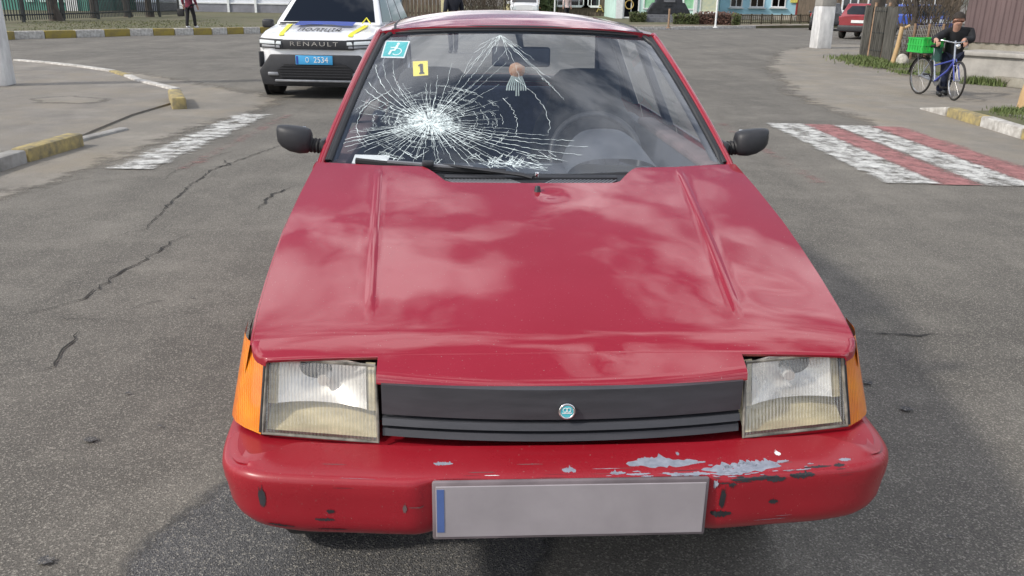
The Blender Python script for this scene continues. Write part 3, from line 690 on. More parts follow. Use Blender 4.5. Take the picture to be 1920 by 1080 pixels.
# front face ------------------------------------------------
def bil(q, u, v): return (q[0].lerp(q[1], u)).lerp(q[3].lerp(q[2], u), v)
gb = lambda x: .035 * (abs(x) / .37) ** 2
def gface(x, k): return V(x, .052 + gb(x) + .006 * (1 - k) , lerp(.612, .735, k))
def gbar(k0, k1, fwd):
    mb = MB(); n_ = 18; xs = [-.368 + .736 * i / n_ for i in range(n_ + 1)]
    a = [gface(x, k0) + V(0, .004, 0) for x in xs]; b_ = [gface(x, k0) + V(0, -fwd, .003) for x in xs]; c = [gface(x, k1) + V(0, -fwd * .4, -.003) for x in xs]; d = [gface(x, k1) + V(0, .03, 0) for x in xs]
    return mb.rows([a, b_, c, d])
grl = gbar(.40, .985, .004).build('grille_panel', 'grille_plastic', car, smooth=35)
for k0, k1 in ((.215, .375), (.02, .185)): gbar(k0, k1, .010).build('grille_slat', 'grille_plastic', car, smooth=35)
MB().grid(lambda a, c: gface(-.37 + .74 * a, c) + V(0, .022, 0), 12, 2).build('grille_back', 'rubber', car)
bc = gface(.0, .60) + V(.002, -.006, 0)
nb = V(0, -1, .1).normalized()
bd = MB().lathe(bc, nb, [(0, .004), (.0125, .004), (.0128, .003)], 28).build('badge', 'badge_cyan', grl, smooth=40)
MB().ring(bc + nb * .0035, nb, .0148, .0024, 30, 8).build('badge_rim', 'chrome', bd, smooth=60)
MB().ring(bc + nb * .0045 + V(-.0035, 0, .003), nb, .0042, .0007, 16, 5).build('badge_mark', 'frame_white', bd); MB().ring(bc + nb * .0045 + V(.0035, 0, .003), nb, .0042, .0007, 16, 5).build('badge_mark', 'frame_white', bd)
MB().tube([bc + nb * .0045 + V(-.0095, 0, -.004), bc + nb * .0045 + V(.0095, 0, -.004)], .0011, 5).build('badge_mark', 'frame_white', bd)
for sg in (-1, 1):
    q = [V(sg * .382, .125, .753), V(sg * .606, .168, .754), V(sg * .616, .116, .608), V(sg * .376, .072, .608)]
    lampo = MB().grid(lambda a, c: bil(q, a, c) + V(0, -.010 * 4 * a * (1 - a) * (c * (1 - c) * 4) ** .5, 0), 12, 10).build('headlight', 'headlamp_lens', car, smooth=60)
    pr = [bil(q, i / 8, 0) for i in range(8)] + [bil(q, 1, i / 6) for i in range(6)] + [bil(q, 1 - i / 8, 1) for i in range(8)] + [bil(q, 0, 1 - i / 6) for i in range(7)]
    MB().tube(pr, .0036, 6, cap=False).build('lamp_rim', 'lamp_rim', lampo, smooth=60)
    # bowl, shelf and housing
    def bowl(a, c):
        p = bil(q, .10 + a * .80, .04 + c * .60); e = (1 - (2 * a - 1) ** 2) * .045 * (1 - .55 * (2 * c - 1) ** 2); return p + V(0, .018 + e, 0)
    MB().grid(bowl, 16, 12).build('reflector', 'reflector_silver', lampo, smooth=60)
    MB().grid(lambda a, c: bil(q, .02 + a * .96, lerp(.66, .99, c)) + V(0, .075 - .06 * c, 0), 8, 4).build('lamp_housing', 'lamp_beige', lampo, smooth=60)
    for a0, a1 in ((.01, .10), (.90, .99)):
        MB().grid(lambda a, c: bil(q, lerp(a0, a1, a), .02 + c * .64) + V(0, .022, 0), 3, 4).build('lamp_side', 'lamp_beige', lampo)
    MB().grid(lambda a, c: bil(q, .0 + a, .0 + c) + V(0, .125, 0), 2, 2).build('lamp_back', 'rubber', lampo)
    pb = bil(q, .5, .33); MB().tube([pb + V(0, .075, 0), pb + V(0, .03, 0)], [.016, .012], 10).build('bulb', 'reflector_silver', lampo, smooth=60)
    # flasher
    def turn(a, c): # a outwards, c down
        a2 = a * 3; zt = ip(a, [0, .3, 1], [.758, .768, .775]); zb = .604
        x = ip(a, [0, .35, .6, .8, 1], [.613, .650, .674, .689, .697]); s = ip(a, [0, .35, .6, .8, 1], [.148, .178, .205, .24, .30])
        s += lerp(.028, -.030, c) ; x += lerp(-.012, .008, c) * a + lerp(-.004, .008, c)
        return V(sg * x, s, lerp(zt, zb, c))
    tn = MB().grid(turn, 14, 10).build('turn_signal', 'amber_lens', car, smooth=60)
    MB().grid(lambda a, c: turn(a, c) + V(-sg * .006, .02, 0), 6, 4).build('turn_signal_back', 'rubber', tn)
    MB().tube([bil(q, 1.018, c / 8) + V(sg * .001, .004, 0) for c in range(9)], .0045, 6).build('lamp_gap', 'rubber', tn)
# bumper ----------------------------------------------------
PB = [(0, -.062), (.15, -.061), (.30, -.056), (.42, -.045), (.52, -.036), (.60, -.022), (.648, .006), (.678, .048), (.695, .10), (.706, .19), (.714, .32), (.720, .44)]
def cat(pts, n_):
    o = []
    P = [Vector(p) for p in pts]; P = [P[0] * 2 - P[1]] + P + [P[-1] * 2 - P[-2]]
    for i in range(1, len(P) - 2):
        for j in range(n_):
            t = j / n_; a, b_, c, d = P[i-1], P[i], P[i+1], P[i+2]
            o.append(.5 * ((2*b_) + (c - a) * t + (2*a - 5*b_ + 4*c - d) * t*t + (3*b_ - a - 3*c + d) * t**3))
    o.append(P[-2]); return o
half = cat(PB, 8); path = [Vector((-p.x, p.y)) for p in reversed(half[1:])] + half
nrm = []
for i, p in enumerate(path):
    t = path[min(i+1, len(path)-1)] - path[max(i-1, 0)]; nrm.append(Vector((t.y, -t.x)).normalized())
SEC = [(-.115, .606), (-.06, .602), (-.020, .5975), (-.006, .594), (.0005, .587), (.0025, .575), (.000, .53), (-.001, .498), (-.005, .482), (-.014, .468), (-.030, .455), (-.05, .447), (-.09, .440), (-.13, .438)]
def bs(i, k, off=0.0):
    k = max(0, min(len(SEC) - 1.001, k)); k0 = int(k); f_ = k - k0; o_ = lerp(SEC[k0][0], SEC[k0+1][0], f_); z = lerp(SEC[k0][1], SEC[k0+1][1], f_)
    i = max(0, min(len(path) - 1.001, i)); i0 = int(i); g = i - i0; p = path[i0].lerp(path[i0+1], g); n_ = nrm[i0].lerp(nrm[i0+1], g)
    x = p.x
    if o_ < -.03 and z > .55: o_ *= 1 - .62 * sstep(.54, .67, abs(x))
    if abs(x) > .5: o_ -= sstep(.5, .70, abs(x)) * ip(z, [.44, .50, .56], [.018, .006, 0])
    rec = 1 - sstep(.272, .290, abs(x)); o_ -= .014 * rec * sstep(.604, .575, z) if z < .604 else 0
    z += .003 * noise.noise(V(x * 3, z * 9, 2)) * .6
    z -= .012 * sstep(.62, .70, abs(x)) * (1 if z > .55 else 0)
    return V(x + n_.x * (o_ + off), p.y + n_.y * (o_ + off), z)
bump = MB().rows([[bs(i, k) for k in [j / 2 for j in range(2 * len(SEC) - 1)]] for i in range(len(path))]).build('front_bumper', 'bumper_paint', car, smooth=60)
sh_ = [(path[i].x - nrm[i].x * .03, path[i].y - nrm[i].y * .03) for i in range(len(path)) if path[i].y < .30]
MB().prism(sh_ + [(.62, .36), (-.62, .36)], .58, .5955).build('bumper_shelf', 'bumper_paint', bump)
bump['label'] = 'scuffed red plastic bumper with flaked paint'
def bx2i(x):
    return min(range(len(path)), key=lambda i: abs(path[i].x - x) + (0 if path[i].y < .3 else 1))
def chip(x, k, lx, lk, mat, seed):
    rd = random.Random(seed); n_ = 26; ic = bx2i(x); dens = 1 / max(.002, (path[min(ic+1, len(path)-1)] - path[ic]).length)
    lo, hi = [], []
    ph = rd.uniform(0, 9)
    for j in range(n_ + 1):
        t = -1 + 2 * j / n_; e = (1 - t * t) ** .6
        a = lk * e * (.45 + .9 * abs(noise.noise(V(t * 3 + ph, 0, 0))) + .5 * rd.random() * .5); b_ = lk * e * (.35 + 1.1 * abs(noise.noise(V(t * 4.3 + ph, 5, 0))))
        ii = ic + t * lx * dens; mid = k + .25 * lk * noise.noise(V(t * 2 + ph, 9, 0))
        lo.append((ii, mid + a)); hi.append((ii, mid - b_))
    return MB().rows([[bs(lerp(a[0], b_[0], t), lerp(a[1], b_[1], t), .0011) for a, b_ in zip(lo, hi)] for t in (0, .2, .4, .6, .8, 1)]).build('paint_chip', mat, bump, fix=False)
chips = [(.195, 1.25, .075, .55, 'primer_grey'), (.16, 1.0, .03, .25, 'primer_grey'), (.005, 1.7, .014, .35, 'primer_grey'), (.085, 2.1, .016, .4, 'primer_grey'), (.14, 2.4, .022, .35, 'primer_grey'), (.20, 2.6, .02, .3, 'primer_grey'), (.255, 2.7, .032, .5, 'primer_grey'),
         (.345, 2.0, .08, .8, 'primer_grey'), (.31, 2.7, .04, .5, 'primer_grey'), (.38, 1.7, .04, .5, 'primer_grey'), (.36, 4.0, .05, .55, 'chip_dark'), (.405, 4.4, .02, .7, 'chip_dark'), (.465, 4.0, .026, .9, 'chip_dark'), (.50, 2.6, .03, .3, 'chip_dark'), (.545, 2.6, .012, .5, 'chip_dark'),
         (.315, 4.8, .008, .4, 'chip_dark'), (.30, 6.6, .022, .3, 'chip_dark'), (.40, 6.0, .01, .2, 'chip_dark'), (-.245, 1.1, .02, .22, 'primer_grey'), (-.455, 6.2, .008, .22, 'chip_dark'), (-.47, 6.8, .02, .16, 'chip_dark'), (-.595, 5.6, .008, .8, 'chip_dark'), (-.56, 8.0, .03, .3, 'chip_dark'), (-.46, 8.2, .03, .2, 'chip_dark'), (-.15, 2.2, .015, .1, 'frame_white'), (.44, 1.0, .006, .25, 'frame_white'), (-.31, 5.9, .004, .35, 'door_cloth'), (.29, 4.6, .006, .8, 'primer_grey'), (.297, 5.6, .006, .9, 'chip_dark')]
for j, c in enumerate(chips): chip(*c, 50 + j)
rq = random.Random(31)
for j in range(70): # flecks round the scraped corner
    x = rq.gauss(.30, .10); k = rq.gauss(2.6, 1.1)
    if 0 < x < .62 and .4 < k < 7.5: chip(x, k, rq.uniform(.003, .014), rq.uniform(.06, .22), 'primer_grey' if k < 3.4 else 'chip_dark', 200 + j)
for j in range(26): # fine scratches along the nose
    x = rq.uniform(-.6, .6); chip(x, rq.choice((1.2, 2.0, 2.8, 4.4, 6.0, 7.4)) + rq.uniform(-.4, .4), rq.uniform(.015, .05), rq.uniform(.025, .05), rq.choice(('primer_grey', 'door_cloth', 'chip_dark')), 300 + j)
# number plate (its characters are blurred out in the photograph)
pl = MB().box((.003, -.057, .531), (.534, .012, .128)).build('number_plate', 'plate_frame', car, smooth=40, bevel=.005)
MB().box((.003, -.064, .531), (.520, .003, .112)).build('plate_face', 'plate_white', pl, bevel=.001, seg=1)
MB().box((-.248, -.0660, .534), (.014, .001, .094)).build('plate_strip', 'blue_strip', pl)
# wheels ----------------------------------------------------
def wheel(parent, c, r_, w, sg, rimr=None, mat='tyre', rim='steel', n_=28):
    rimr = rimr or r_ * .64; wv = thing_part = MB().lathe(c, (sg, 0, 0), [(rimr, -w/2), (r_ * .94, -w/2), (r_, -w/2 + .02), (r_, w/2 - .02), (r_ * .94, w/2), (rimr, w/2), (rimr, -w/2)], n_).build('wheel', mat, parent, smooth=40)
    MB().lathe(c, (sg, 0, 0), [(rimr, w/2 - .01), (rimr * .93, w/2 - .02), (rimr * .85, w/2 - .05), (rimr * .5, w/2 - .03), (rimr * .3, w/2 - .015), (0, w/2 - .012)], n_).build('rim', rim, wv, smooth=40)
    return wv
for sg in (-1, 1):
    for s in (.72, 3.04): wheel(car, (sg * .62, s, .268), .268, .155, sg)
# mirrors ---------------------------------------------------
for sg in (-1, 1):
    rr = []
    for x, h0, h1, d in ((.680, -.020, .018, .020), (.684, -.034, .030, .032), (.695, -.043, .036, .040), (.72, -.044, .041, .044), (.75, -.037, .044, .042), (.773, -.024, .045, .034), (.785, -.010, .043, .024), (.788, .006, .036, .014)):
        rr.append([V(sg * x, 1.262 + d * (abs(math.cos(a)) ** .6) * (1 if math.cos(a) > 0 else -1) * (1 if math.cos(a) < 0 else .55), 1.030 + ((h1 + h0) / 2) + (h1 - h0) / 2 * (abs(math.sin(a)) ** .7) * (1 if math.sin(a) > 0 else -1)) for a in [2 * math.pi * j / 20 for j in range(21)]])
    mb = MB().rows(rr); mb.f.append(tuple(range(20))); mb.f.append(tuple(reversed(range(7*21, 7*21+20))))
    mo = mb.build('wing_mirror', 'black_plastic', car, smooth=60)
    bl = MB()
    prof = []
    for j in range(9): prof.append((.0205 + (.004 if j % 2 else 0), j * .0058))
    bl.lathe((sg * .642, 1.252, 1.008), (sg, .12, .10), prof, 14).build('mirror_bellows', 'rubber', mo, smooth=30)
    MB().box((sg * .636, 1.245, 1.005), (.02, .07, .06), ry=sg * .25).build('mirror_foot', 'black_plastic', mo, smooth=40, bevel=.008)
    MB().box((sg * .745, 1.292, 1.034), (.085, .006, .062)).build('mirror_glass', 'chrome', mo, bevel=.002, seg=1)
# cowl with slotted vents ------------------------------------
def cz(s): return .944 + (s - .97) * .09
cw = MB().rows([[V(x, s, cz(s) + dz - .012 * (x / .62) ** 2 * 0) for x in [-.60 + 1.2 * i / 20 for i in range(21)]] for s, dz in ((.94, -.012), (.96, 0), (1.04, 0), (1.10, 0))]).build('cowl_panel', 'black_plastic', car, smooth=50)
for k in range(17):
    for sg in (-1, 1):
        x = sg * (.050 + .0118 * k); MB().box((0, 0, 0), (.0058, .070, .006), rz=-sg * R(28)).build('vent_slat', 'dull_steel', cw, loc=(x, .992, cz(.992) + .004))
MB().box((0, 1.046, cz(1.046) + .003), (.52, .026, .010), rx=R(8)).build('cowl_lip', 'black_plastic', cw, smooth=40, bevel=.004)
# wiper ------------------------------------------------------
wp0 = V(.002, 1.000, .962)
wi = MB().tube([wp0, wp0 + V(-.03, .012, .006), wsc(-.40, .004, .024), wsc(-.50, .006, .022)], [.011, .011, .007, .005], 8, flat=.6).build('wiper', 'black_plastic', car, smooth=50)
MB().tube([wsc(u, -.012 + .016 * (-u - .12), .016) for u in [-.12 - .74 * i / 16 for i in range(17)]], .0075, 6, flat=1.3).build('wiper_blade', 'rubber', wi, smooth=50)
MB().tube([wsc(u, -.006 + .016 * (-u - .12), .023) for u in [-.28 - .42 * i / 10 for i in range(11)]], .006, 6).build('wiper_yoke', 'dull_steel', wi, smooth=50)
MB().box(wsc(-.50, .004, .026), (.035, .03, .016)).build('wiper_clip', 'black_plastic', wi, smooth=40, bevel=.004)
MB().lathe(wp0 + V(.012, 0, .006), (0, -.3, 1), [(0, .012), (.006, .010), (.0075, .004), (.0075, -.004)], 12).build('wiper_nut', 'chrome', wi, smooth=50)
# stickers on the glass --------------------------------------
def on_ws(px, py, off): # the windscreen point that the photo shows at this pixel
    d = ray(px, py); o_ = V(0, 0, CAM_H); Mi = Matrix.Rotation(-YAW, 3, 'Z'); o_ = Mi @ (o_ - V(CX, CY, 0)); d = Mi @ d
    best = None
    for a in range(0, 81):
        u = -1 + 2 * a / 80
        for b_ in range(0, 41):
            v = b_ / 40; p = wsc(u, v, off); e = (p - o_).cross(d).length / d.length
            if best is None or e < best[0]: best = (e, u, v)
    e, u, v = best
    for st in (.0125, .006, .003, .0015, .0007):
        for du in (-st, 0, st):
            for dv in (-st, 0, st):
                p = wsc(u + du, v + dv, off); ee = (p - o_).cross(d).length / d.length
                if ee < best[0]: best = (ee, u + du, v + dv)
        e, u, v = best
    return u, v
def sticker(corners, off, mat, name, parent):
    uv = [on_ws(*c, off) for c in corners]
    def fn(a, c):
        t_ = [lerp(uv[0][i], uv[1][i], a) for i in (0, 1)]; b_ = [lerp(uv[3][i], uv[2][i], a) for i in (0, 1)]; return wsc(lerp(t_[0], b_[0], c), lerp(t_[1], b_[1], c), off)
    return MB().grid(fn, 6, 6).build(name, mat, parent, smooth=60), fn
st, fn = sticker([(723, 76), (769, 77), (758, 109), (714, 108)], -.004, 'sticker_white', 'disability_sticker', ws); st['label'] = 'square teal sticker with a white wheelchair symbol'
def sub(fn, off): return lambda a, c: fn(a, c) + V(0, -.5, .86) * off
MB().grid(lambda a, c: sub(fn, .0008)(.06 + .88 * a, .07 + .86 * c), 6, 6).build('sticker_field', 'teal_sticker', st, smooth=60)
def dpoly(name, pts, w, mat, parent, fn_, off=.0018):
    P = [Vector(p) for p in pts]; lr = []
    for i, p in enumerate(P):
        t = (P[min(i+1, len(P)-1)] - P[max(i-1, 0)]).normalized(); n_ = Vector((-t.y, t.x)) * w; lr.append((p + n_, p - n_))
    f2 = sub(fn_, off)
    return MB().rows([[f2(*a) for a, b_ in lr], [f2(*b_) for a, b_ in lr]]).build(name, mat, parent, fix=False)
dpoly('symbol', [(.60 + .19 * math.cos(a), .66 + .19 * math.sin(a)) for a in [-1.9 + 4.3 * i / 22 for i in range(23)]], .022, 'sticker_white', st, fn)
dpoly('symbol', [(.56, .28), (.53, .45), (.50, .58), (.36, .60), (.31, .84)], .05, 'sticker_white', st, fn); dpoly('symbol', [(.52, .43), (.30, .44)], .03, 'sticker_white', st, fn)
f2 = sub(fn, .0018); MB().add([f2(.57, .20)] + [f2(.57 + .06 * math.cos(a * .5236), .20 + .07 * math.sin(a * .5236)) for a in range(12)], [(0, i + 1, (i + 1) % 12 + 1) for i in range(12)]).build('symbol', 'sticker_white', st, fix=False)
yc, fy = sticker([(774, 115), (802, 114), (803, 141), (775, 143)], -.004, 'yellow_card', 'number_card', ws); yc['label'] = 'yellow card with a black number 1'
dpoly('numeral', [(.36, .36), (.56, .24)], .055, 'ink', yc, fy); dpoly('numeral', [(.56, .22), (.57, .86)], .10, 'ink', yc, fy); dpoly('numeral', [(.40, .86), (.74, .85)], .05, 'ink', yc, fy)
# ---- the cracks: thin ribbons of broken glass on the pane
iu, iv = on_ws(806, 229, .002)
def toU(x, y): return (iu + x / .55, iv + y / .73)   # metres on the glass to its parameters
rdc = random.Random(11)
def ribbon(pts, w0, w1, mb):
    P = [Vector(p) for p in pts]; n_ = len(P); lr = []
    for i, p in enumerate(P):
        t = P[min(i+1, n_-1)] - P[max(i-1, 0)]
        if t.length < 1e-9: t = Vector((1, 0))
        t.normalize(); q = Vector((-t.y, t.x)) * lerp(w0, w1, i / max(1, n_-1)) * rdc.uniform(.35, .95)
        lr.append((p + q, p - q))
    def ins(a): u, v = toU(*a); return u, v
    ok = []
    for a, b_ in lr:
        u, v = ins(a)
        if abs(u) > .965 or v < .012 or v > .975: break
        ok.append((wsc(*ins(a), .0026), wsc(*ins(b_), .0026)))
    if len(ok) > 1: mb.rows([[a for a, b_ in ok], [b_ for a, b_ in ok]])
mbs = [MB() for _ in range(3)]
def radial(an, r0, r1, w0, w1, bend=0.0, jit=.003, mb=0):
    pts = []; k = max(3, int((r1 - r0) / .012)); a = an; 
    for j in range(k + 1):
        r_ = lerp(r0, r1, j / k); aa = an + bend * (r_ - r0); jj = jit * min(1, r_ / .06)
        pts.append((r_ * math.cos(aa) + rdc.uniform(-jj, jj) * .6, r_ * math.sin(aa) * .92 + rdc.uniform(-jj, jj) * .6))
    ribbon(pts, w0, w1, mbs[mb]); return pts
for i in range(130):
    an = 2 * math.pi * i / 130 + rdc.uniform(-.05, .05); d = math.degrees(an) % 360
    ln = rdc.choice((.07, .09, .11, .14, .18, .24)) * rdc.uniform(.8, 1.2)
    radial(an, rdc.uniform(.015, .045), ln, .0008, .0003)
# long ones as the photograph shows them: (angle, length, width, bend)
for d, ln, w, bd_ in [(158, .36, .0016, -.9), (152, .40, .0017, -.8), (146, .40, .0022, -.9), (140, .42, .0012, -.8), (133, .40, .0013, -.8), (165, .30, .001, -.5), (172, .30, .0008, .2), (128, .30, .0009, -.4), (120, .24, .0009, 0),
                      (100, .22, .0009, 0), (88, .26, .0009, .2), (78, .34, .0010, .3), (70, .40, .0008, .2), (64, .46, .0010, .1), (58, .50, .0009, .1), (52, .42, .0007, .1), (46, .30, .0008, 0),
                      (205, .34, .0019, .1), (209, .36, .0022, .15), (213, .34, .0013, .1), (218, .28, .0010, 0), (196, .20, .0009, 0), (226, .24, .0012, 0), (234, .22, .0012, 0), (242, .21, .001, 0), (250, .2, .001, 0),
                      (268, .2, .001, 0), (284, .2, .0010, 0), (294, .23, .0014, 0), (303, .25, .0016, 0), (311, .28, .0016, 0), (318, .34, .0014, .1), (324, .40, .0016, .2), (329, .44, .0018, .25), (333, .47, .0016, .3), (338, .48, .0014, .3), (343, .44, .0013, .3), (348, .36, .0009, .2), (355, .26, .0007, 0), (8, .22, .0007, 0), (22, .2, .0007, 0), (34, .18, .0008, 0)]:
    radial(R(d + rdc.uniform(-1.5, 1.5)), .02, ln, w, w * .45, bd_, .0038, 1)
for i in range(260): # arcs between the rays
    r_ = rdc.choice((.05, .06, .075, .09, .10, .115, .13, .15, .17, .20)) + rdc.uniform(-.008, .008); a0 = rdc.uniform(0, 6.283); da = rdc.uniform(.12, .5) * (.08 / r_) ** .4
    ribbon([((r_ + rdc.uniform(-.004, .004)) * math.cos(a0 + da * j / 8) * 1.15, (r_ + rdc.uniform(-.004, .004)) * math.sin(a0 + da * j / 8) * .9) for j in range(9)], .0006, .0010 if r_ < .1 else .0005, mbs[0])
for r_, a0, a1 in ((.33, .75, -.12), (.24, .55, -.25), (.40, .62, .30), (.20, 2.3, 3.6), (.255, 2.9, 3.75)): # the long bows across the middle of the pane
    k = 26; ribbon([((r_ + rdc.uniform(-.004, .004)) * math.cos(lerp(a0, a1, j / k)) * 1.1, (r_ + rdc.uniform(-.004, .004)) * math.sin(lerp(a0, a1, j / k))) for j in range(k + 1)], .0012, .0006, mbs[1])
for i in range(260): # crushed heart
    r_ = abs(rdc.gauss(0, .030)); a = rdc.uniform(0, 6.283); ln = rdc.uniform(.006, .022); b_ = a + rdc.choice((0, 1.57)) + rdc.uniform(-.4, .4)
    x, y = r_ * 1.2 * math.cos(a), r_ * .9 * math.sin(a); ribbon([(x, y), (x + ln * .5 * math.cos(b_), y + ln * .5 * math.sin(b_)), (x + ln * math.cos(b_ + .2), y + ln * math.sin(b_ + .2))], .0010, .0005, mbs[2])
tu, tv = on_ws(938, 66, .002); tx, ty = (tu - iu) * .55, (tv - iv) * .73   # second fan from the top edge
for d, ln in [(215, .16), (222, .22), (229, .26), (236, .16), (205, .12), (300, .24), (306, .30), (311, .33), (316, .27), (322, .20), (292, .13), (328, .12), (245, .12), (255, .1)]:
    k = 14; cv = rdc.uniform(-.7, .7)
    ribbon([(tx + lerp(.004, ln, j / k) * math.cos(R(d) + cv * ln * j / k) * .8 + rdc.uniform(-.003, .003), ty + lerp(.004, ln, j / k) * math.sin(R(d) + cv * ln * j / k) * 1.2 + rdc.uniform(-.003, .003)) for j in range(k + 1)], .0010, .0005, mbs[1])
for i in range(95): # crumbs and splinters along the lower edge
    px = rdc.triangular(865, 1060, 960) if i < 80 else rdc.uniform(690, 870); py = 313 - abs(rdc.gauss(0, 8)) + (px - 960) * .035; u, v = on_ws(px, py, .002) if i % 5 == 0 else (None, None)
    if u is None: u, v = lastu + rdc.uniform(-.04, .04), lastv + rdc.uniform(-.01, .02)
    else: lastu, lastv = u, v
    x, y = (u - iu) * .55, (v - iv) * .73; b_ = rdc.choice((R(150), R(-12), R(60), R(-35))) + rdc.uniform(-.3, .3); ln = rdc.uniform(.012, .05)
    ribbon([(x + ln * t * math.cos(b_) + rdc.uniform(-.002, .002), y + ln * t * math.sin(b_) + rdc.uniform(-.002, .002)) for t in (0, .3, .6, 1)], .0013, .0006, mbs[2])
for nm, mb in zip(('crack_rings', 'crack_rays', 'crushed_splinters'), mbs):
    o = mb.build(nm, 'crack_glass', ws, fix=False); o['kind'] = 'stuff'
def heart(a, c):
    an = 2 * math.pi * a; r_ = .058 * c * (1 + .35 * noise.noise(V(math.cos(an) * 1.4, math.sin(an) * 1.4, 3))); u, v = toU(r_ * 1.15 * math.cos(an), r_ * .85 * math.sin(an)); return wsc(u, v, .0018)
MB().grid(heart, 30, 8).build('crushed_patch', 'crushed_glass', ws, fix=False)
# inside the cabin -------------------------------------------
MB().rows([[V(x, s, z - .02 * (x / .58) ** 2) for x in [-.585 + 1.17 * i / 16 for i in range(17)]] for s, z in ((1.10, .928), (1.2, .935), (1.38, .93), (1.50, .915), (1.54, .88), (1.55, .55))]).build('dashboard', 'dash_plastic', car, smooth=50)
def bin_(a, c):
    u = a * 2 - 1; return V(.285 + .160 * u * (1 - .12 * c), lerp(1.22, 1.50, c), .925 + (.055 + .055 * math.sin(min(1, c * 1.25) * math.pi / 2)) * (max(0, 1 - abs(u) ** 3.2)) ** .8)
MB().grid(bin_, 20, 12).build('instrument_hood', 'dash_plastic', car, smooth=60)
sw = MB().ring((.288, 1.64, .915), (0, -.82, .5), .165, .0125, 36, 10).build('steering_wheel', 'black_plastic', car, smooth=60)
MB().box((.288, 1.64, .912), (.17, .04, .10), rx=R(-25)).build('wheel_hub', 'interior_plastic', sw, smooth=40, bevel=.015)
for a in (R(200), R(-20), R(270)): MB().tube([V(.288, 1.64, .912), V(.288 + .16 * math.cos(a), 1.64 + .075 * math.sin(a), .915 + .14 * math.sin(a))], .011, 6).build('wheel_spoke', 'interior_plastic', sw)
MB().tube([V(.288, 1.65, .90), V(.288, 1.52, .86)], .03, 10).build('steering_column', 'interior_plastic', sw)
def seat(x, mat):
    rr = []
    for z, w, d in ((.42, .22, .06), (.46, .25, .085), (.70, .25, .08), (.88, .235, .07), (.96, .215, .06), (1.02, .175, .05), (1.06, .155, .05), (1.11, .150, .05), (1.15, .138, .045), (1.175, .11, .03), (1.182, .05, .012)):
        s_ = 2.14 + (z - .45) * .16
        rr.append([V(x + w * (abs(math.cos(a)) ** .55) * (1 if math.cos(a) > 0 else -1), s_ + d * (abs(math.sin(a)) ** .7) * (1 if math.sin(a) > 0 else -1), z) for a in [2 * math.pi * k / 28 for k in range(29)]])
    mb = MB().rows(rr); mb.f.append(tuple(range(28))); mb.f.append(tuple(reversed(range(10 * 29, 10 * 29 + 28))))
    o = mb.build('seat', mat, car, smooth=70)
    MB().box((x, 1.95, .48), (.48, .50, .16)).build('seat_cushion', mat, o, smooth=40, bevel=.05, seg=3)
seat(.325, 'seat_cloth'); seat(-.33, 'seat_cloth')
MB().box((0, 3.02, .72), (1.18, .16, .62), rx=R(-14)).build('rear_bench', 'seat_cloth_blue', car, smooth=40, bevel=.05, seg=3)
MB().box((0, 3.32, .955), (1.16, .48, .02)).build('parcel_shelf', 'seat_cloth_blue', car, smooth=40, bevel=.006)
MB().box((0, 2.2, .36), (1.2, 2.2, .04)).build('cabin_floor', 'rubber', car)
mir = MB().box((.012, 1.765, 1.258), (.215, .026, .072), rz=R(-4)).build('rear_view_mirror', 'interior_plastic', car, smooth=40, bevel=.011, seg=3)
MB().tube([V(.012, 1.77, 1.29), V(.004, 1.775, 1.33), V(.004, 1.775, 1.35)], [.010, .012, .02], 8).build('mirror_stem', 'interior_plastic', mir, smooth=50)
orn = MB().lathe((0, 0, 0), (0, -1, 0), [(0, .008), (.018, .006), (.030, 0), (.018, -.006), (0, -.008)], 18).build('hanging_ornament', 'ornament_orange', mir, smooth=60, loc=(-.003, 1.755, 1.212)); orn['label'] = 'round orange woven charm with a pale fringe'
MB().tube([V(-.003, 1.756, 1.235), V(0, 1.758, 1.30)], .0015, 5).build('cord', 'fringe', orn).matrix_parent_inverse = Matrix.Translation(V(.003, -1.755, -1.212))
fr_ = MB()
for k in range(9):
    x = -.035 + .0085 * k; fr_.tube([V(x * .5, 0, -.022), V(x, .002, -.06), V(x * 1.05, 0, -.075 - .02 * (k in (4, 5)))], .0028, 5)
fr_.build('fringe', 'fringe', orn)
pp = MB().hexa([V(-.545, 1.150, .972), V(-.44, 1.138, .970), V(-.43, 1.185, .990), V(-.54, 1.197, .990), V(-.545, 1.150, .975), V(-.44, 1.138, .973), V(-.43, 1.185, .993), V(-.54, 1.197, .993)]).build('paper_slip', 'paper', car)
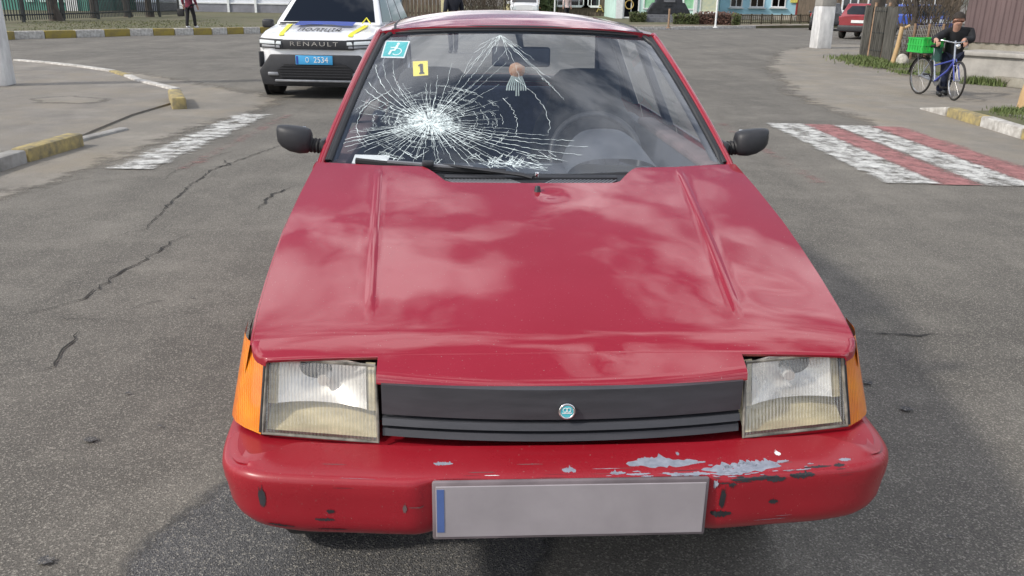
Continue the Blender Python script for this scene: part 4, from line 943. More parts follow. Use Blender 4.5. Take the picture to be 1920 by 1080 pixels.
# ================================================================== OTHER VEHICLES
def glasshouse(parent, paint_, base, top, zb, zt, wb, wt, gm='dark_glass', pane_in=.06):
    """pillared cabin: base=(y0,y1) at belt, top=(y2,y3) at roof; panes stand 4 mm proud"""
    B_ = [V(-wb, base[0], zb), V(wb, base[0], zb), V(wb, base[1], zb), V(-wb, base[1], zb)]; T_ = [V(-wt, top[0], zt), V(wt, top[0], zt), V(wt, top[1], zt), V(-wt, top[1], zt)]
    MB().hexa(B_ + T_).build('cabin', paint_, parent, smooth=40, bevel=.05, seg=3)
    def pane(a, b, c, d, name, n=1):
        q = [Vector(x) for x in (a, b, c, d)]; nn = (q[1] - q[0]).cross(q[3] - q[0]).normalized(); ctr = sum(q, V(0, 0, 0)) / 4
        if nn.dot(ctr - V(0, (base[0] + base[1]) / 2, (zb + zt) / 2)) < 0: nn = -nn
        for k in range(n):
            u0, u1 = (k + pane_in * .9 * (1 if n == 1 else 1)) / n, (k + 1 - pane_in * .9) / n
            qq = [bil(q, u0, .10), bil(q, u1, .10), bil(q, u1, .93), bil(q, u0, .93)]
            if name == 'rear_window': qq = [bil(q, .16, .20), bil(q, .84, .20), bil(q, .90, .45), bil(q, .82, .82), bil(q, .18, .82), bil(q, .10, .45)]
            MB().plate([p + nn * .001 for p in qq], nn * .005).build(name, gm, parent, smooth=40, bevel=.002, seg=1)
    pane(B_[0], B_[1], T_[1], T_[0], 'windscreen' if True else '')
    pane(B_[2], B_[3], T_[3], T_[2], 'rear_window')
    pane(B_[1], B_[2], T_[2], T_[1], 'side_window', 3); pane(B_[3], B_[0], T_[0], T_[3], 'side_window', 3)
def hull(parent, secs, mat, name='body'):
    """secs: (y, half width, z low, z shoulder, z top crown)"""
    rws = []
    for y, w, zl, zs, zc in secs:
        rws.append([V(-w * .92, y, zl), V(-w, y, zl + (zs - zl) * .3), V(-w, y, zs - .06), V(-w * .95, y, zs), V(-w * .55, y, zc), V(0, y, zc + .01), V(w * .55, y, zc), V(w * .95, y, zs), V(w, y, zs - .06), V(w, y, zl + (zs - zl) * .3), V(w * .92, y, zl), V(0, y, zl), V(-w * .92, y, zl)])
    mb = MB().rows(rws); n = 13; k = len(rws); mb.f.append(tuple(range(12))); mb.f.append(tuple(reversed(range((k-1)*n, (k-1)*n+12))))
    return mb.build(name, mat, parent, smooth=35)
def arch(parent, sgx, y, r, w):
    MB().lathe((sgx * (w + .004), y, r * .98), (sgx, 0, 0), [(r * 1.02, -.02), (r * 1.16, 0.0), (r * 1.20, .012), (r * 1.24, 0)], 24).build('wheel_arch', 'black_plastic', parent, smooth=40)
# ---- police car: white off-roader facing the photographer
suv = thing('police_car', 'white police off-roader with blue and yellow markings and blue number plate', 'police car', (-2.93, 12.62, 0), R(-1.0))
hull(suv, [(.155, .66, .40, .81, .83), (.20, .76, .34, .855, .875), (.30, .845, .32, .90, .925), (.6, .885, .32, .94, .965), (1.05, .89, .30, 1.00, 1.035), (1.3, .895, .30, 1.03, 1.05), (2.6, .90, .30, 1.04, 1.06), (3.9, .88, .32, 1.05, 1.06), (4.25, .80, .40, 1.0, 1.02)], 'white_paint')
B0 = (1.08, 4.1)
glasshouse(suv, 'white_paint', (1.08, 4.12), (1.78, 3.85), 1.02, 1.50, .84, .66, 'dark_glass', .07)
MB().box((0, 2.8, 1.525), (1.22, 2.0, .05)).build('roof', 'white_paint', suv, smooth=40, bevel=.02)
for sg in (-1, 1): MB().tube([V(sg * .60, 1.9, 1.53), V(sg * .60, 2.0, 1.575), V(sg * .60, 3.6, 1.575), V(sg * .60, 3.7, 1.53)], .018, 6).build('roof_rail', 'black_plastic', suv)
lb = MB().box((0, 2.3, 1.60), (1.0, .22, .09)).build('light_bar', 'blue_decal', suv, smooth=40, bevel=.02)
# face: lamp strip, bumper mask, intake
MB().box((0, .135, .775), (1.16, .05, .135)).build('grille_strip', 'black_plastic', suv, smooth=40, bevel=.012)
text('lettering', 'RENAULT', 'chrome', suv, frame((-.0, .106, .785), (1, 0, 0), (0, 0, 1)), .085, .004, .70, 1.3)
for sg in (-1, 1):
    hl = MB().hexa([V(sg * .46, .098, .712), V(sg * .82, .185, .725), V(sg * .85, .33, .725), V(sg * .46, .20, .712), V(sg * .46, .108, .845), V(sg * .82, .195, .862), V(sg * .85, .34, .862), V(sg * .46, .21, .845)]).build('headlight', 'black_plastic', suv, smooth=40, bevel=.012)
    MB().hexa([V(sg * .48, .090, .775), V(sg * .81, .170, .785), V(sg * .81, .23, .785), V(sg * .48, .14, .775), V(sg * .48, .094, .820), V(sg * .81, .174, .838), V(sg * .81, .23, .838), V(sg * .48, .14, .820)]).build('lamp_lens', 'lamp_white', hl, smooth=40, bevel=.005)
    MB().hexa([V(sg * .50, .094, .726), V(sg * .78, .162, .736), V(sg * .78, .22, .736), V(sg * .50, .14, .726), V(sg * .50, .096, .76), V(sg * .78, .164, .77), V(sg * .78, .22, .77), V(sg * .50, .14, .76)]).build('lower_lens', 'dull_steel', hl, smooth=40, bevel=.004)
    MB().box((sg * .80, .205, .56), (.03, .10, .22), rz=sg * R(40)).build('air_slot', 'black_plastic', suv, smooth=40, bevel=.01)
    MB().box((sg * .62, .14, .36), (.16, .10, .05)).build('fog_lamp', 'dull_steel', suv, smooth=40, bevel=.01)
    mr = MB().box((sg * 1.0, 1.30, 1.03), (.17, .14, .13)).build('wing_mirror', 'black_plastic', suv, smooth=40, bevel=.035, seg=3); MB().box((sg * .93, 1.30, .985), (.16, .05, .03)).build('mirror_arm', 'black_plastic', mr)
    MB().box((sg * .60, 1.02, .0), (.05, .10, .02)).build('hood_hinge', 'white_paint', suv).location.z = 1.03
    # yellow bonnet flashes lie on the bonnet
    def bz(y): return ip(y, [.20, .34, .6, 1.05], [.886, .932, .972, 1.043]) + .024
    rr = []
    for i in range(9):
        y = lerp(.22, .98, i / 8); x0_ = lerp(.50, .56, i / 8) + (.05 * i / 8 if sg > 0 else 0); 
        rr.append([V(sg * (x0_ - .035), y, bz(y) - .03 * ((x0_ - .035) / .8)), V(sg * (x0_ + .04), y, bz(y) - .03 * ((x0_ + .04) / .8) - .004)])
    MB().rows(rr).build('yellow_flash', 'yellow_decal', suv, smooth=60)
# the dark bumper mask with chamfered corners, raised plate band and meshed intake
mask = [(-.80, .20), (-.84, .40), (-.66, .635), (.66, .635), (.84, .40), (.80, .20)]
mk = MB().plate([V(x, .095 + .045 * (abs(x) / .84) ** 2, z) for x, z in mask], V(0, .12, 0)).build('bumper_mask', 'black_plastic', suv, smooth=40, bevel=.02)
itk = [(-.52, .30), (-.56, .42), (-.44, .50), (.44, .50), (.56, .42), (.52, .30)]
MB().plate([V(x, .080, z) for x, z in itk], V(0, .03, 0)).build('intake', 'rubber', suv)
for k in range(5): MB().box((0, .074, .325 + .038 * k), (1.0 + .02 * k - .04 * max(0, k - 3) * 3, .012, .008)).build('intake_bar', 'black_plastic', suv)
MB().box((0, .12, .265), (1.2, .08, .035)).build('skid_plate', 'dull_steel', suv, smooth=40, bevel=.01)
MB().box((0, .32, .24), (1.3, .3, .12)).build('underbody', 'rubber', suv); MB().box((0, 2.2, .28), (1.5, 3.4, .12)).build('underbody', 'rubber', suv)
npl = MB().box((0, .066, .565), (.54, .02, .13)).build('number_plate', 'plate_blue', suv, smooth=40, bevel=.005)
text('plate_text', 'О', 'frame_white', npl, frame((-.10, .054, .563), (1, 0, 0), (0, 0, 1)), .10, .002, .05); text('plate_text', '2534', 'frame_white', npl, frame((.10, .054, .565), (1, 0, 0), (0, 0, 1)), .115, .002, .21)
MB().box((-.245, .0545, .565), (.03, .002, .11)).build('plate_strip', 'blue_decal', npl)
# bonnet: blue band under the glass and the word POLICE in Ukrainian
rr = []
for i in range(13):
    x = -.44 + .88 * i / 12; y0_ = .80 - .05 * (abs(x) > .22) ; rr.append([V(x, y0_, bz(y0_) + .013 - .02 * (x / .8) ** 2), V(x, 1.06, bz(1.05) + .014 - .02 * (x / .8) ** 2)])
MB().rows(rr).build('blue_band', 'blue_decal', suv, smooth=60)
MB().box((0, .93, 1.046), (.17, .09, .004), rx=R(9)).build('bonnet_badge', 'frame_white', suv)
text('lettering', 'ПОЛІЦІЯ', 'ink', suv, frame((.0, .50, .972), (1, 0, 0), (0, 1, .155)), .30, .002, .62, 1.15)
wt_ = MB(); wt_.tube([V(.555, .95, 1.06), V(.615, 1.0, 1.14), V(.68, .95, 1.06)], .012, 6); wt_.build('cable_loop', 'yellow_decal', suv)
MB().tube([V(-.75, 1.09, 1.045), V(-.1, 1.10, 1.06)], .012, 6).build('wiper', 'rubber', suv)
MB().box((.10, 1.36, 1.14), (.12, .02, .03)).build('paper_slip', 'paper', suv)
for sg in (-1, 1):
    for y in (.84, 3.5): wheel(suv, (sg * .80, y, .345), .345, .21, sg, .235); arch(suv, sg, y, .345, .875)
# ---- simple parked cars
def parked(name, label, loc, rz, paint_, wagon=False, h=1.47, L_=4.2, plate=True, group=None):
    c = thing(name, label, 'car', loc, rz, group)
    hull(c, [(.0, .62, .38, .66, .68), (.12, .76, .30, .74, .76), (.9, .86, .28, .86, .90), (1.2, .87, .26, .90, .93), (3.3, .87, .26, .93, .96), (L_ - .3, .84, .28, .96, .99), (L_, .76, .36, .90, .93)], paint_)
    glasshouse(c, paint_, (1.0, L_ - .12), (1.75, L_ - .55), .90, h, .80, .62, 'dark_glass')
    for sg in (-1, 1):
        for y in (.8, L_ - .78): wheel(c, (sg * .77, y, .31), .31, .19, sg)
        MB().hexa([V(sg * .60, L_ - .03, .74), V(sg * .86, L_ - .28, .74), V(sg * .84, L_ - .30, .76), V(sg * .58, L_ - .06, .76), V(sg * .55, L_ - .02, .90), V(sg * .86, L_ - .22, .93), V(sg * .80, L_ - .30, .93), V(sg * .53, L_ - .1, .90)]).build('tail_light', 'red_lens', c, smooth=40, bevel=.01)
        MB().hexa([V(sg * .42, -.005, .56), V(sg * .74, .10, .58), V(sg * .74, .2, .58), V(sg * .42, .1, .56), V(sg * .42, .0, .68), V(sg * .74, .11, .71), V(sg * .74, .2, .71), V(sg * .42, .1, .68)]).build('headlight', 'lamp_white', c, smooth=40, bevel=.01)
        MB().box((sg * .96, 1.35, .95), (.16, .12, .12)).build('wing_mirror', paint_, c, smooth=40, bevel=.03)
    MB().box((0, L_ + .02, .44), (1.60, .16, .26)).build('rear_bumper', 'black_plastic', c, smooth=40, bevel=.05, seg=3)
    MB().box((0, .0, .42), (1.45, .14, .24)).build('front_bumper', 'black_plastic', c, smooth=40, bevel=.05, seg=3)
    if plate: MB().box((0, L_ + .028, .73), (.52, .015, .115)).build('number_plate', 'frame_white', c)
    return c
pr_ = G(1588, 74)
parked('hatchback_car', 'dark red hatchback parked behind the whitewashed pole, seen from its tail', (pr_.x + .45 + 2.4, pr_.y + .3 + 3.4, 0), R(145), 'dark_red_paint')
p2 = G(1650, 66); parked('parked_car', 'black saloon parked just beyond the dark red hatchback', (p2.x + .6, p2.y + 9.5, 0), R(180 - 20), 'black_paint', plate=False)
bc_ = parked('police_car', 'blue and white patrol car half hidden behind the bare garden tree', (PX0(1736, 44) + 2.0, 44 + 1.6, 0), R(180 - 58), 'blue_paint', plate=False)
for sg in (-1, 1): MB().box((sg * .875, 2.3, .70), (.012, 2.6, .17)).build('white_stripe', 'white_trim', bc_)
# ================================================================== BICYCLE, CRATE AND THE MAN PUSHING IT
BK = .90
fw = G(1781, 188); rw = G(1721, 177); hd = (fw - rw); hd.z = 0; BL = hd.length; hd.normalize()
brz = math.atan2(hd.y, hd.x); HB = .53; bm_ = rw + hd * (HB * BK)
bike = thing('bicycle', 'old blue and silver bicycle with rear carrier pushed by a man', 'bicycle', (bm_.x, bm_.y, .004), brz); bike.scale = (BK, BK, BK)
wr = .345
def bwheel(x, rz_=0):
    ax = V(math.sin(-rz_), math.cos(rz_), 0); c = V(x, 0, wr)
    o = MB().ring(c, ax, wr - .018, .018, 36, 8).build('wheel', 'tyre', bike, smooth=60)
    MB().ring(c, ax, wr - .042, .011, 36, 6).build('rim', 'chrome', o, smooth=60); MB().tube([c - ax * .05, c + ax * .05], .022, 8).build('hub', 'steel', o, smooth=50)
    sp = MB()
    for k in range(28):
        a = 2 * math.pi * k / 28; side_ = ax * (.03 if k % 2 else -.03); f_ = ax.cross(V(0, 0, 1)); sp.tube([c + side_, c + (f_ * math.cos(a) + V(0, 0, 1) * math.sin(a)) * (wr - .045)], .0014, 4, cap=False)
    sp.build('spokes', 'steel', o)
    return o
xr, xf = -HB, HB
STEER = R(-12)
bwheel(xr); bwheel(xf, STEER)
seatp, bb, head, headt = V(xr + .30, 0, .80), V(xr + .44, 0, .29), V(xf - .17, 0, .66), V(xf - .20, 0, .86)
MB().tube([V(xr + .27, 0, .86), bb], .017, 8).build('seat_tube', 'bike_silver', bike, smooth=50)
MB().tube([bb, V(xf - .30, 0, .50), head], .019, 8).build('down_tube', 'bike_blue', bike, smooth=50); MB().tube([V(xr + .36, 0, .56), head + V(0, 0, .03)], .016, 8).build('top_tube', 'bike_blue', bike, smooth=50)
MB().tube([V(xr, 0, wr), V(xr + .29, 0, .72)], .013, 6).build('seat_stay', 'bike_silver', bike); MB().tube([V(xr, 0, wr), bb], .013, 6).build('chain_stay', 'bike_silver', bike)
fk_ = MB(); 
for s_ in (-.05, .05): fk_.tube([V(xf, s_, wr), V(xf - .07, s_, .55), V(xf - .16, s_ * .5, .71)], .012, 6)
fk_.build('fork', 'bike_blue', bike, smooth=50)
MB().tube([V(xf - .155, 0, .64), V(xf - .22, 0, 1.02)], .017, 8).build('stem', 'bike_silver', bike, smooth=50)
hb2 = MB().tube([V(xf - .36, -.27, .98), V(xf - .26, -.25, 1.03), V(xf - .19, -.12, 1.0), V(xf - .20, 0, .985), V(xf - .19, .12, 1.0), V(xf - .26, .25, 1.03), V(xf - .36, .27, .98)], .012, 8).build('handlebar', 'chrome', bike, smooth=60)
for s_ in (-1, 1): MB().tube([V(xf - .27, s_ * .255, 1.025), V(xf - .38, s_ * .272, .975)], .017, 8).build('grip', 'rubber', hb2, smooth=50)
MB().lathe((xf - .12, 0, .93), (1, 0, .1), [(0, .03), (.035, .025), (.045, .01), (.03, -.03), (0, -.04)], 14).build('lamp', 'chrome', bike, smooth=50)
sd = MB().grid(lambda a, c: V(xr + .14 + .27 * c, (a * 2 - 1) * lerp(.10, .025, c ** .8), .93 - .03 * (a * 2 - 1) ** 2), 8, 8).build('saddle', 'rubber', bike, smooth=60); sd.modifiers.new('solid', 'SOLIDIFY').thickness = .035
MB().tube([V(xr + .27, 0, .85), V(xr + .26, 0, .92)], .013, 8).build('seat_post', 'steel', bike)
ck = MB().lathe(bb, (0, 1, 0), [(0, .03), (.09, .03), (.095, .035), (.09, .04), (0, .04)], 20).build('crank', 'steel', bike, smooth=40)
MB().tube([bb + V(0, .05, 0), bb + V(.12, .06, -.11)], .011, 6).build('crank_arm', 'rubber', ck); MB().tube([bb + V(0, -.05, 0), bb + V(-.12, -.06, .11)], .011, 6).build('crank_arm', 'rubber', ck)
MB().box(bb + V(.12, .11, -.11), (.09, .09, .025)).build('pedal', 'rubber', ck); MB().box(bb + V(-.12, -.11, .11), (.09, .09, .025)).build('pedal', 'rubber', ck)
MB().plate([V(xr - .04, .055, wr - .03), bb + V(.08, .055, -.08), bb + V(.08, .055, .08), V(xr - .02, .055, wr + .06)], V(0, .006, 0)).build('chain_guard', 'bike_silver', bike)
for x, a0, a1 in ((xr, R(15), R(175)),):
    MB().rows([[V(x + (wr + .03) * math.cos(lerp(a0, a1, i / 16)), s_, wr + (wr + .03) * math.sin(lerp(a0, a1, i / 16)) - (.01 if abs(s_) > .02 else 0)) for i in range(17)] for s_ in (-.032, 0, .032)]).build('mudguard', 'black_plastic' if x < 0 else 'bike_blue', bike, smooth=60)
ca = MB()
for s_ in (-.07, 0, .07): ca.tube([V(xr - .26, s_, .755), V(xr + .20, s_, .755)], .007, 6)
for x in (xr - .26, xr - .03, xr + .2): ca.tube([V(x, -.07, .755), V(x, .07, .755)], .007, 6)
for s_ in (-1, 1): ca.tube([V(xr, s_ * .05, wr), V(xr - .10, s_ * .07, .755)], .007, 6)
ca.build('carrier', 'dull_steel', bike)
# crate on the carrier
cw_, cl, ch = .36, .44, .23
cc = bm_ + hd * ((xr - .02) * BK); crate = thing('crate', 'bright green slatted plastic crate on the bicycle carrier', 'crate', (cc.x, cc.y, .770 * BK), brz + R(90))
MB().box((0, 0, .008), (cw_, cl, .014)).build('crate_floor', 'crate_green', crate)
for s_ in (-1, 1):
    for k in range(6):
        MB().box((s_ * cw_ / 2, -cl / 2 + cl * (k + .5) / 6, ch / 2), (.008, cl / 6 - .016, ch - .03)).build('slat', 'crate_green', crate)
        MB().box((-cw_ / 2 + cw_ * (k + .5) / 6, s_ * cl / 2, ch / 2), (cw_ / 6 - .016, .008, ch - .03)).build('slat', 'crate_green', crate)
    for z in (.02, ch * .55, ch): 
        MB().box((s_ * cw_ / 2, 0, z), (.018, cl + .02, .024)).build('rim', 'crate_green', crate); MB().box((0, s_ * cl / 2, z), (cw_ - .02, .018, .022)).build('rim', 'crate_green', crate)
hb_c = bm_ + hd * ((xr + .22) * BK)
bag = MB().grid(lambda a, c: V(.10 * math.cos(a * 6.283) * (1 - .25 * c) , .07 * math.sin(a * 6.283) * (1 - .2 * c), .22 * c + .02 * math.sin(a * 19)), 18, 6).build('bag', 'bag_green', None, smooth=60, loc=(hb_c.x + .06, hb_c.y - .06, .58)); tag(bag, 'dark green cloth bag hanging under the bicycle saddle', 'bag'); bag.rotation_euler.z = brz
# ---- people
def skin_obj(name, pts, edges, mat, parent, sub=2):
    me = bpy.data.meshes.new(name); me.from_pydata([p for p, r_ in pts], edges, []); o = bpy.data.objects.new(name, me); COL.objects.link(o); o.parent = parent
    o.modifiers.new('skin', 'SKIN'); lay = me.skin_vertices[0].data if me.skin_vertices else None
    for i, (p, r_) in enumerate(pts):
        rr = r_ if isinstance(r_, tuple) else (r_, r_); lay[i].radius = rr
    lay[0].use_root = True; o.modifiers['skin'].use_smooth_shade = True
    sm = o.modifiers.new('sub', 'SUBSURF'); sm.levels = sub; sm.render_levels = sub
    me.materials.append(MATS[mat]); return o
def person(label, J, top_mat, leg_mat, shoe_mat, hair_mat='hair_dark', coat_len=.12, grip=None, group=None, face=None, cap=False):
    """J: joints in metres from the feet; face: facing direction"""
    p = thing('person', label, 'person', J['at'], 0, group); v = {k: Vector(q) for k, q in J.items() if k != 'at'}
    fc = Vector(face or (0, -1, 0)).normalized(); sd_ = fc.cross(V(0, 0, 1))
    hc = v['head']; nk = v['neck']; pel = v['pelvis']; chst = v['chest']
    pts = [(pel, .075), (chst, .095), (nk, .052), (hc - V(0, 0, .05) + fc * .012, .072), (hc + V(0, 0, .03), .088), (hc + V(0, 0, .095) - fc * .01, .06)]
    ed = [(0, 1), (1, 2), (2, 3), (3, 4), (4, 5)]
    pts += [(hc + fc * .080 - V(0, 0, .02), .012)]; ed += [(3, 6)]                     # nose
    for s_ in (-1, 1): pts.append((hc + sd_ * s_ * .088 - V(0, 0, .005), .018)); ed.append((4, len(pts) - 1))  # ears
    for s_ in ('L', 'R'):
        b_ = len(pts); pts += [(v['sh' + s_], .055), (v['el' + s_], .042), (v['wr' + s_], .030)]; ed += [(1, b_), (b_, b_ + 1), (b_ + 1, b_ + 2)]
        wr_ = v['wr' + s_]; dr = (wr_ - v['el' + s_]).normalized(); hd_ = Vector(J.get('hd' + s_, tuple(dr))).normalized(); pm = wr_ + hd_ * .065
        cross_ = hd_.cross(fc).normalized() if hd_.cross(fc).length > .2 else sd_
        pts.append((pm, .030)); ed.append((b_ + 2, b_ + 3)); curl = Vector(J.get('curl' + s_, (0, 0, -1))).normalized()
        for k, ln in enumerate((.075, .085, .08, .062)):
            o_ = cross_ * (.027 - .018 * k); q = len(pts); pts += [(pm + o_ + hd_ * .03, .009), (pm + o_ + hd_ * (.03 + ln * .45) + curl * .012, .0085), (pm + o_ + hd_ * (.03 + ln * .5) + curl * (.02 + ln * .35), .0075)]; ed += [(b_ + 3, q), (q, q + 1), (q + 1, q + 2)]
        q = len(pts); pts += [(wr_ + hd_ * .035 + cross_ * .035, .010), (wr_ + hd_ * .07 + cross_ * .05 + curl * .01, .009)]; ed += [(b_ + 2, q), (q, q + 1)]
        b_ = len(pts); pts += [(v['hp' + s_], .06), (v['kn' + s_], .045), (v['an' + s_], .040)]; ed += [(0, b_), (b_, b_ + 1), (b_ + 1, b_ + 2)]
    skin_obj('body', pts, ed, 'skin', p)
    # clothes: jacket, trousers, shoes, hair
    hem = pel - V(0, 0, coat_len)
    cp = [(pel, (.150, .125)), (chst, (.165, .130)), (nk + V(0, 0, -.01), .070), (hem, (.158, .13))]; ce = [(0, 1), (1, 2), (0, 3)]
    for s_ in ('L', 'R'):
        b_ = len(cp); cp += [(v['sh' + s_], .078), (v['el' + s_], .064), (v['wr' + s_].lerp(v['el' + s_], .08), .050)]; ce += [(1, b_), (b_, b_ + 1), (b_ + 1, b_ + 2)]
    skin_obj('jacket', cp, ce, top_mat, p)
    tp = [(pel - V(0, 0, .02), .125)]; te = []
    for s_ in ('L', 'R'):
        b_ = len(tp); tp += [(v['hp' + s_] - V(0, 0, .05), .098), (v['kn' + s_], .074), (v['an' + s_] - V(0, 0, .015), .060)]; te += [(0, b_), (b_, b_ + 1), (b_ + 1, b_ + 2)]
    skin_obj('trousers', tp, te, leg_mat, p)
    for s_ in ('L', 'R'):
        a_ = v['an' + s_]; t_ = v.get('to' + s_, a_ + fc * .17); skin_obj('shoe', [(V(a_.x, a_.y, .058) - fc * .04, .048), (V(a_.x, a_.y, .052) + (t_ - a_) * .5, .045), (V(t_.x, t_.y, .040), .038)], [(0, 1), (1, 2)], shoe_mat, p, 1)
    def hr(a, c):
        th = a * 6.283; ph = c * (1.75 if not cap else 1.35); d = sd_ * math.cos(th) * math.sin(ph) + fc * math.sin(th) * math.sin(ph) + V(0, 0, 1) * math.cos(ph)
        fr = max(0, d.dot(fc)); lowcut = .045 if fr > .35 else 0
        return hc + V(0, 0, .025) + V(d.x * .103, d.y * .103, max(d.z * .125, -.02 + lowcut))
    MB().grid(hr, 20, 8).build('cap' if cap else 'hair', hair_mat, p, smooth=70)
    ey = MB()
    for s_ in (-1, 1): ey.lathe(hc + fc * .083 + sd_ * s_ * .032 + V(0, 0, .008), fc, [(0, .005), (.005, .003), (.007, 0)], 8)
    ey.build('eyes', 'ink', p); MB().box(hc + fc * .082 - V(0, 0, .055), (.04, .012, .008), rz=math.atan2(sd_.y, sd_.x)).build('mouth', 'door_cloth', p, bevel=.002, seg=1)
    return p
def stand(h=1.72, face=(0, -1, 0), step=.12, arms='down', w=.19):
    k = h / 1.72; f = Vector(face).normalized(); s = f.cross(V(0, 0, 1)); Z = lambda z: V(0, 0, z * k)
    J = dict(pelvis=Z(.95), chest=Z(1.30), neck=Z(1.47), head=Z(1.585))
    for nm, sg in (('L', -1), ('R', 1)):
        J['sh' + nm] = Z(1.40) + s * sg * w * k; J['el' + nm] = Z(1.13) + s * sg * (w + .06) * k + f * (-.03 + .05 * sg); J['wr' + nm] = Z(.88) + s * sg * (w + .07) * k + f * (.05 + .08 * sg * (step > .1))
        J['hp' + nm] = Z(.88) + s * sg * .09; J['kn' + nm] = Z(.49) + s * sg * .09 + f * (.03 + step * .5 * sg); J['an' + nm] = Z(.08) + s * sg * .085 + f * step * sg * .9
    return J
# the man: stands behind the handlebar, bent over it
mp_ = bm_ + hd * .02 + V(.33, .30, 0)
def rel(p): return Vector(p) - V(mp_.x, mp_.y, 0)
def bw(x, y, z): # bicycle frame to world
    c, s = math.cos(brz), math.sin(brz); x, y, z = x * BK, y * BK, z * BK; return V(bm_.x + c * x - s * y, bm_.y + s * x + c * y, z)
hL, hR = bw(xf - .35, .268, .985), bw(xf - .35, -.268, .985)
hdp = PY(1797, 40, mp_.y - .12)
Jm = dict(at=(mp_.x, mp_.y, .004), pelvis=V(.02, .10, .72), chest=V(.0, -.02, .97), neck=rel(hdp) + V(.0, .03, -.13), head=rel(hdp))
fman = V(-.25, -.97, 0).normalized()
for nm, sg, hand in (('L', 1, hL), ('R', -1, hR)):
    sd_ = V(1, -.25, 0).normalized(); Jm['sh' + nm] = Jm['chest'] + sd_ * sg * .18 + V(0, -.02, .075); tgt = rel(hand); Jm['wr' + nm] = tgt - hd * -.03 + V(0, .05, .045) - hd * .03; Jm['el' + nm] = (Jm['sh' + nm] + Jm['wr' + nm]) / 2 + sd_ * sg * .09 + V(0, .03, -.07)
    Jm['hd' + nm] = tuple(tgt + V(0, -.02, .012) - Jm['wr' + nm]); Jm['curl' + nm] = (0, .3, -1)
    Jm['hp' + nm] = V(.02, .08, .68) + sd_ * sg * .09; Jm['kn' + nm] = V(-.05 + sg * .08, .0 + .06 * sg, .40); Jm['an' + nm] = V(-.10 + sg * .10, .10 * sg, .08)
person('man in a black coat and blue jeans pushing the bicycle', Jm, 'black_coat', 'blue_jeans', 'black_shoe', coat_len=.22, face=fman, cap=False)
# passer-by in maroon on the far footpath
pp_ = G(359, 53, .155); person('pedestrian in a maroon jacket and black trousers on the far footpath', dict(at=(pp_.x, pp_.y, .155), **stand(1.66, (.3, .9, 0), .16)), 'maroon_jacket', 'black_trousers', 'white_shoe', coat_len=.10, face=(.3, .9, 0))
hb_ = MB().box((0, 0, .14), (.26, .12, .28)).build('handbag', 'rubber', None, smooth=40, bevel=.03, loc=(pp_.x - .36, pp_.y + .02, .155 + .44)); tag(hb_, 'small black handbag beside the pedestrian in maroon', 'handbag')
MB().ring((0, 0, .30), (0, 1, 0), .11, .008, 16, 5).build('handle', 'rubber', hb_)
# officers
po = V(PY(716, 20, 16.6).x, 16.6, 0); person('police officer in dark uniform standing beside the white police car', dict(at=tuple(po), **stand(1.78, (.5, .85, 0), .05)), 'navy_uniform', 'navy_uniform', 'black_shoe', face=(.5, .85, 0), cap=True, hair_mat='navy_uniform')
po = V(PY(850, 10, 24).x, 24, 0); person('police officer in black standing behind the red hatchback', dict(at=tuple(po), **stand(1.74, (-.4, .9, 0), .05)), 'navy_uniform', 'navy_uniform', 'black_shoe', face=(-.4, .9, 0), cap=True, hair_mat='navy_uniform')
po = V(PY(1063, 10, 58).x, 58, .13); person('distant pedestrian in a pale pink top near the blue road sign', dict(at=tuple(po), **stand(1.7, (.2, -.9, 0), .1)), 'pink_top', 'black_trousers', 'black_shoe', face=(.2, -.9, 0))
# ================================================================== POLES, TREES, FENCES
def conc_pole(label, at, w0, w1, h, wash):
    p = thing('utility_pole', label, 'pole', at, R(8))
    def sec(z): w = lerp(w0, w1, z / h) / 2; d = w * 1.1; return [V(-w, -d, z), V(w, -d, z), V(w, d, z), V(-w, d, z)]
    MB().hexa(sec(0) + sec(wash)).build('whitewashed_base', 'whitewash', p, smooth=40, bevel=.02); MB().hexa(sec(wash + .001) + sec(h)).build('shaft', 'concrete', p, smooth=40, bevel=.02); return p
a = G(10, 157, .07); conc_pole('whitewashed concrete pole on the pavement left of the crossing', (a.x - .17, a.y + .15, .03), .34, .22, 9, 2.0)
a = G(1541, 91); conc_pole('whitewashed concrete pole beside the dark red hatchback', (a.x, a.y + .2, 0), .52, .36, 9, 1.36)
def limb(mb, p, d, r, ln, depth, rd):
    k = 4; pts = [p]; rs = [r]; q = p.copy(); dd = d.copy()
    for i in range(k):
        dd = (dd + V(rd.uniform(-.16, .16), rd.uniform(-.16, .16), rd.uniform(-.04, .14))).normalized(); q = q + dd * ln / k; pts.append(q.copy()); rs.append(r * (1 - .45 * (i + 1) / k))
    mb[0 if depth > 2 else 1].tube(pts, rs, 8 if depth > 2 else 5, cap=False)
    if depth > 0:
        for j in range(3 if depth > 1 else 4):
            t = rd.choice((2, 3, 4)); az = rd.uniform(0, 6.283); nd = (dd + V(math.cos(az), math.sin(az), rd.uniform(-.1, .6)) * rd.uniform(.5, .95)).normalized(); limb(mb, pts[t], nd, rs[t] * .62, ln * rd.uniform(.6, .8), depth - 1, rd)
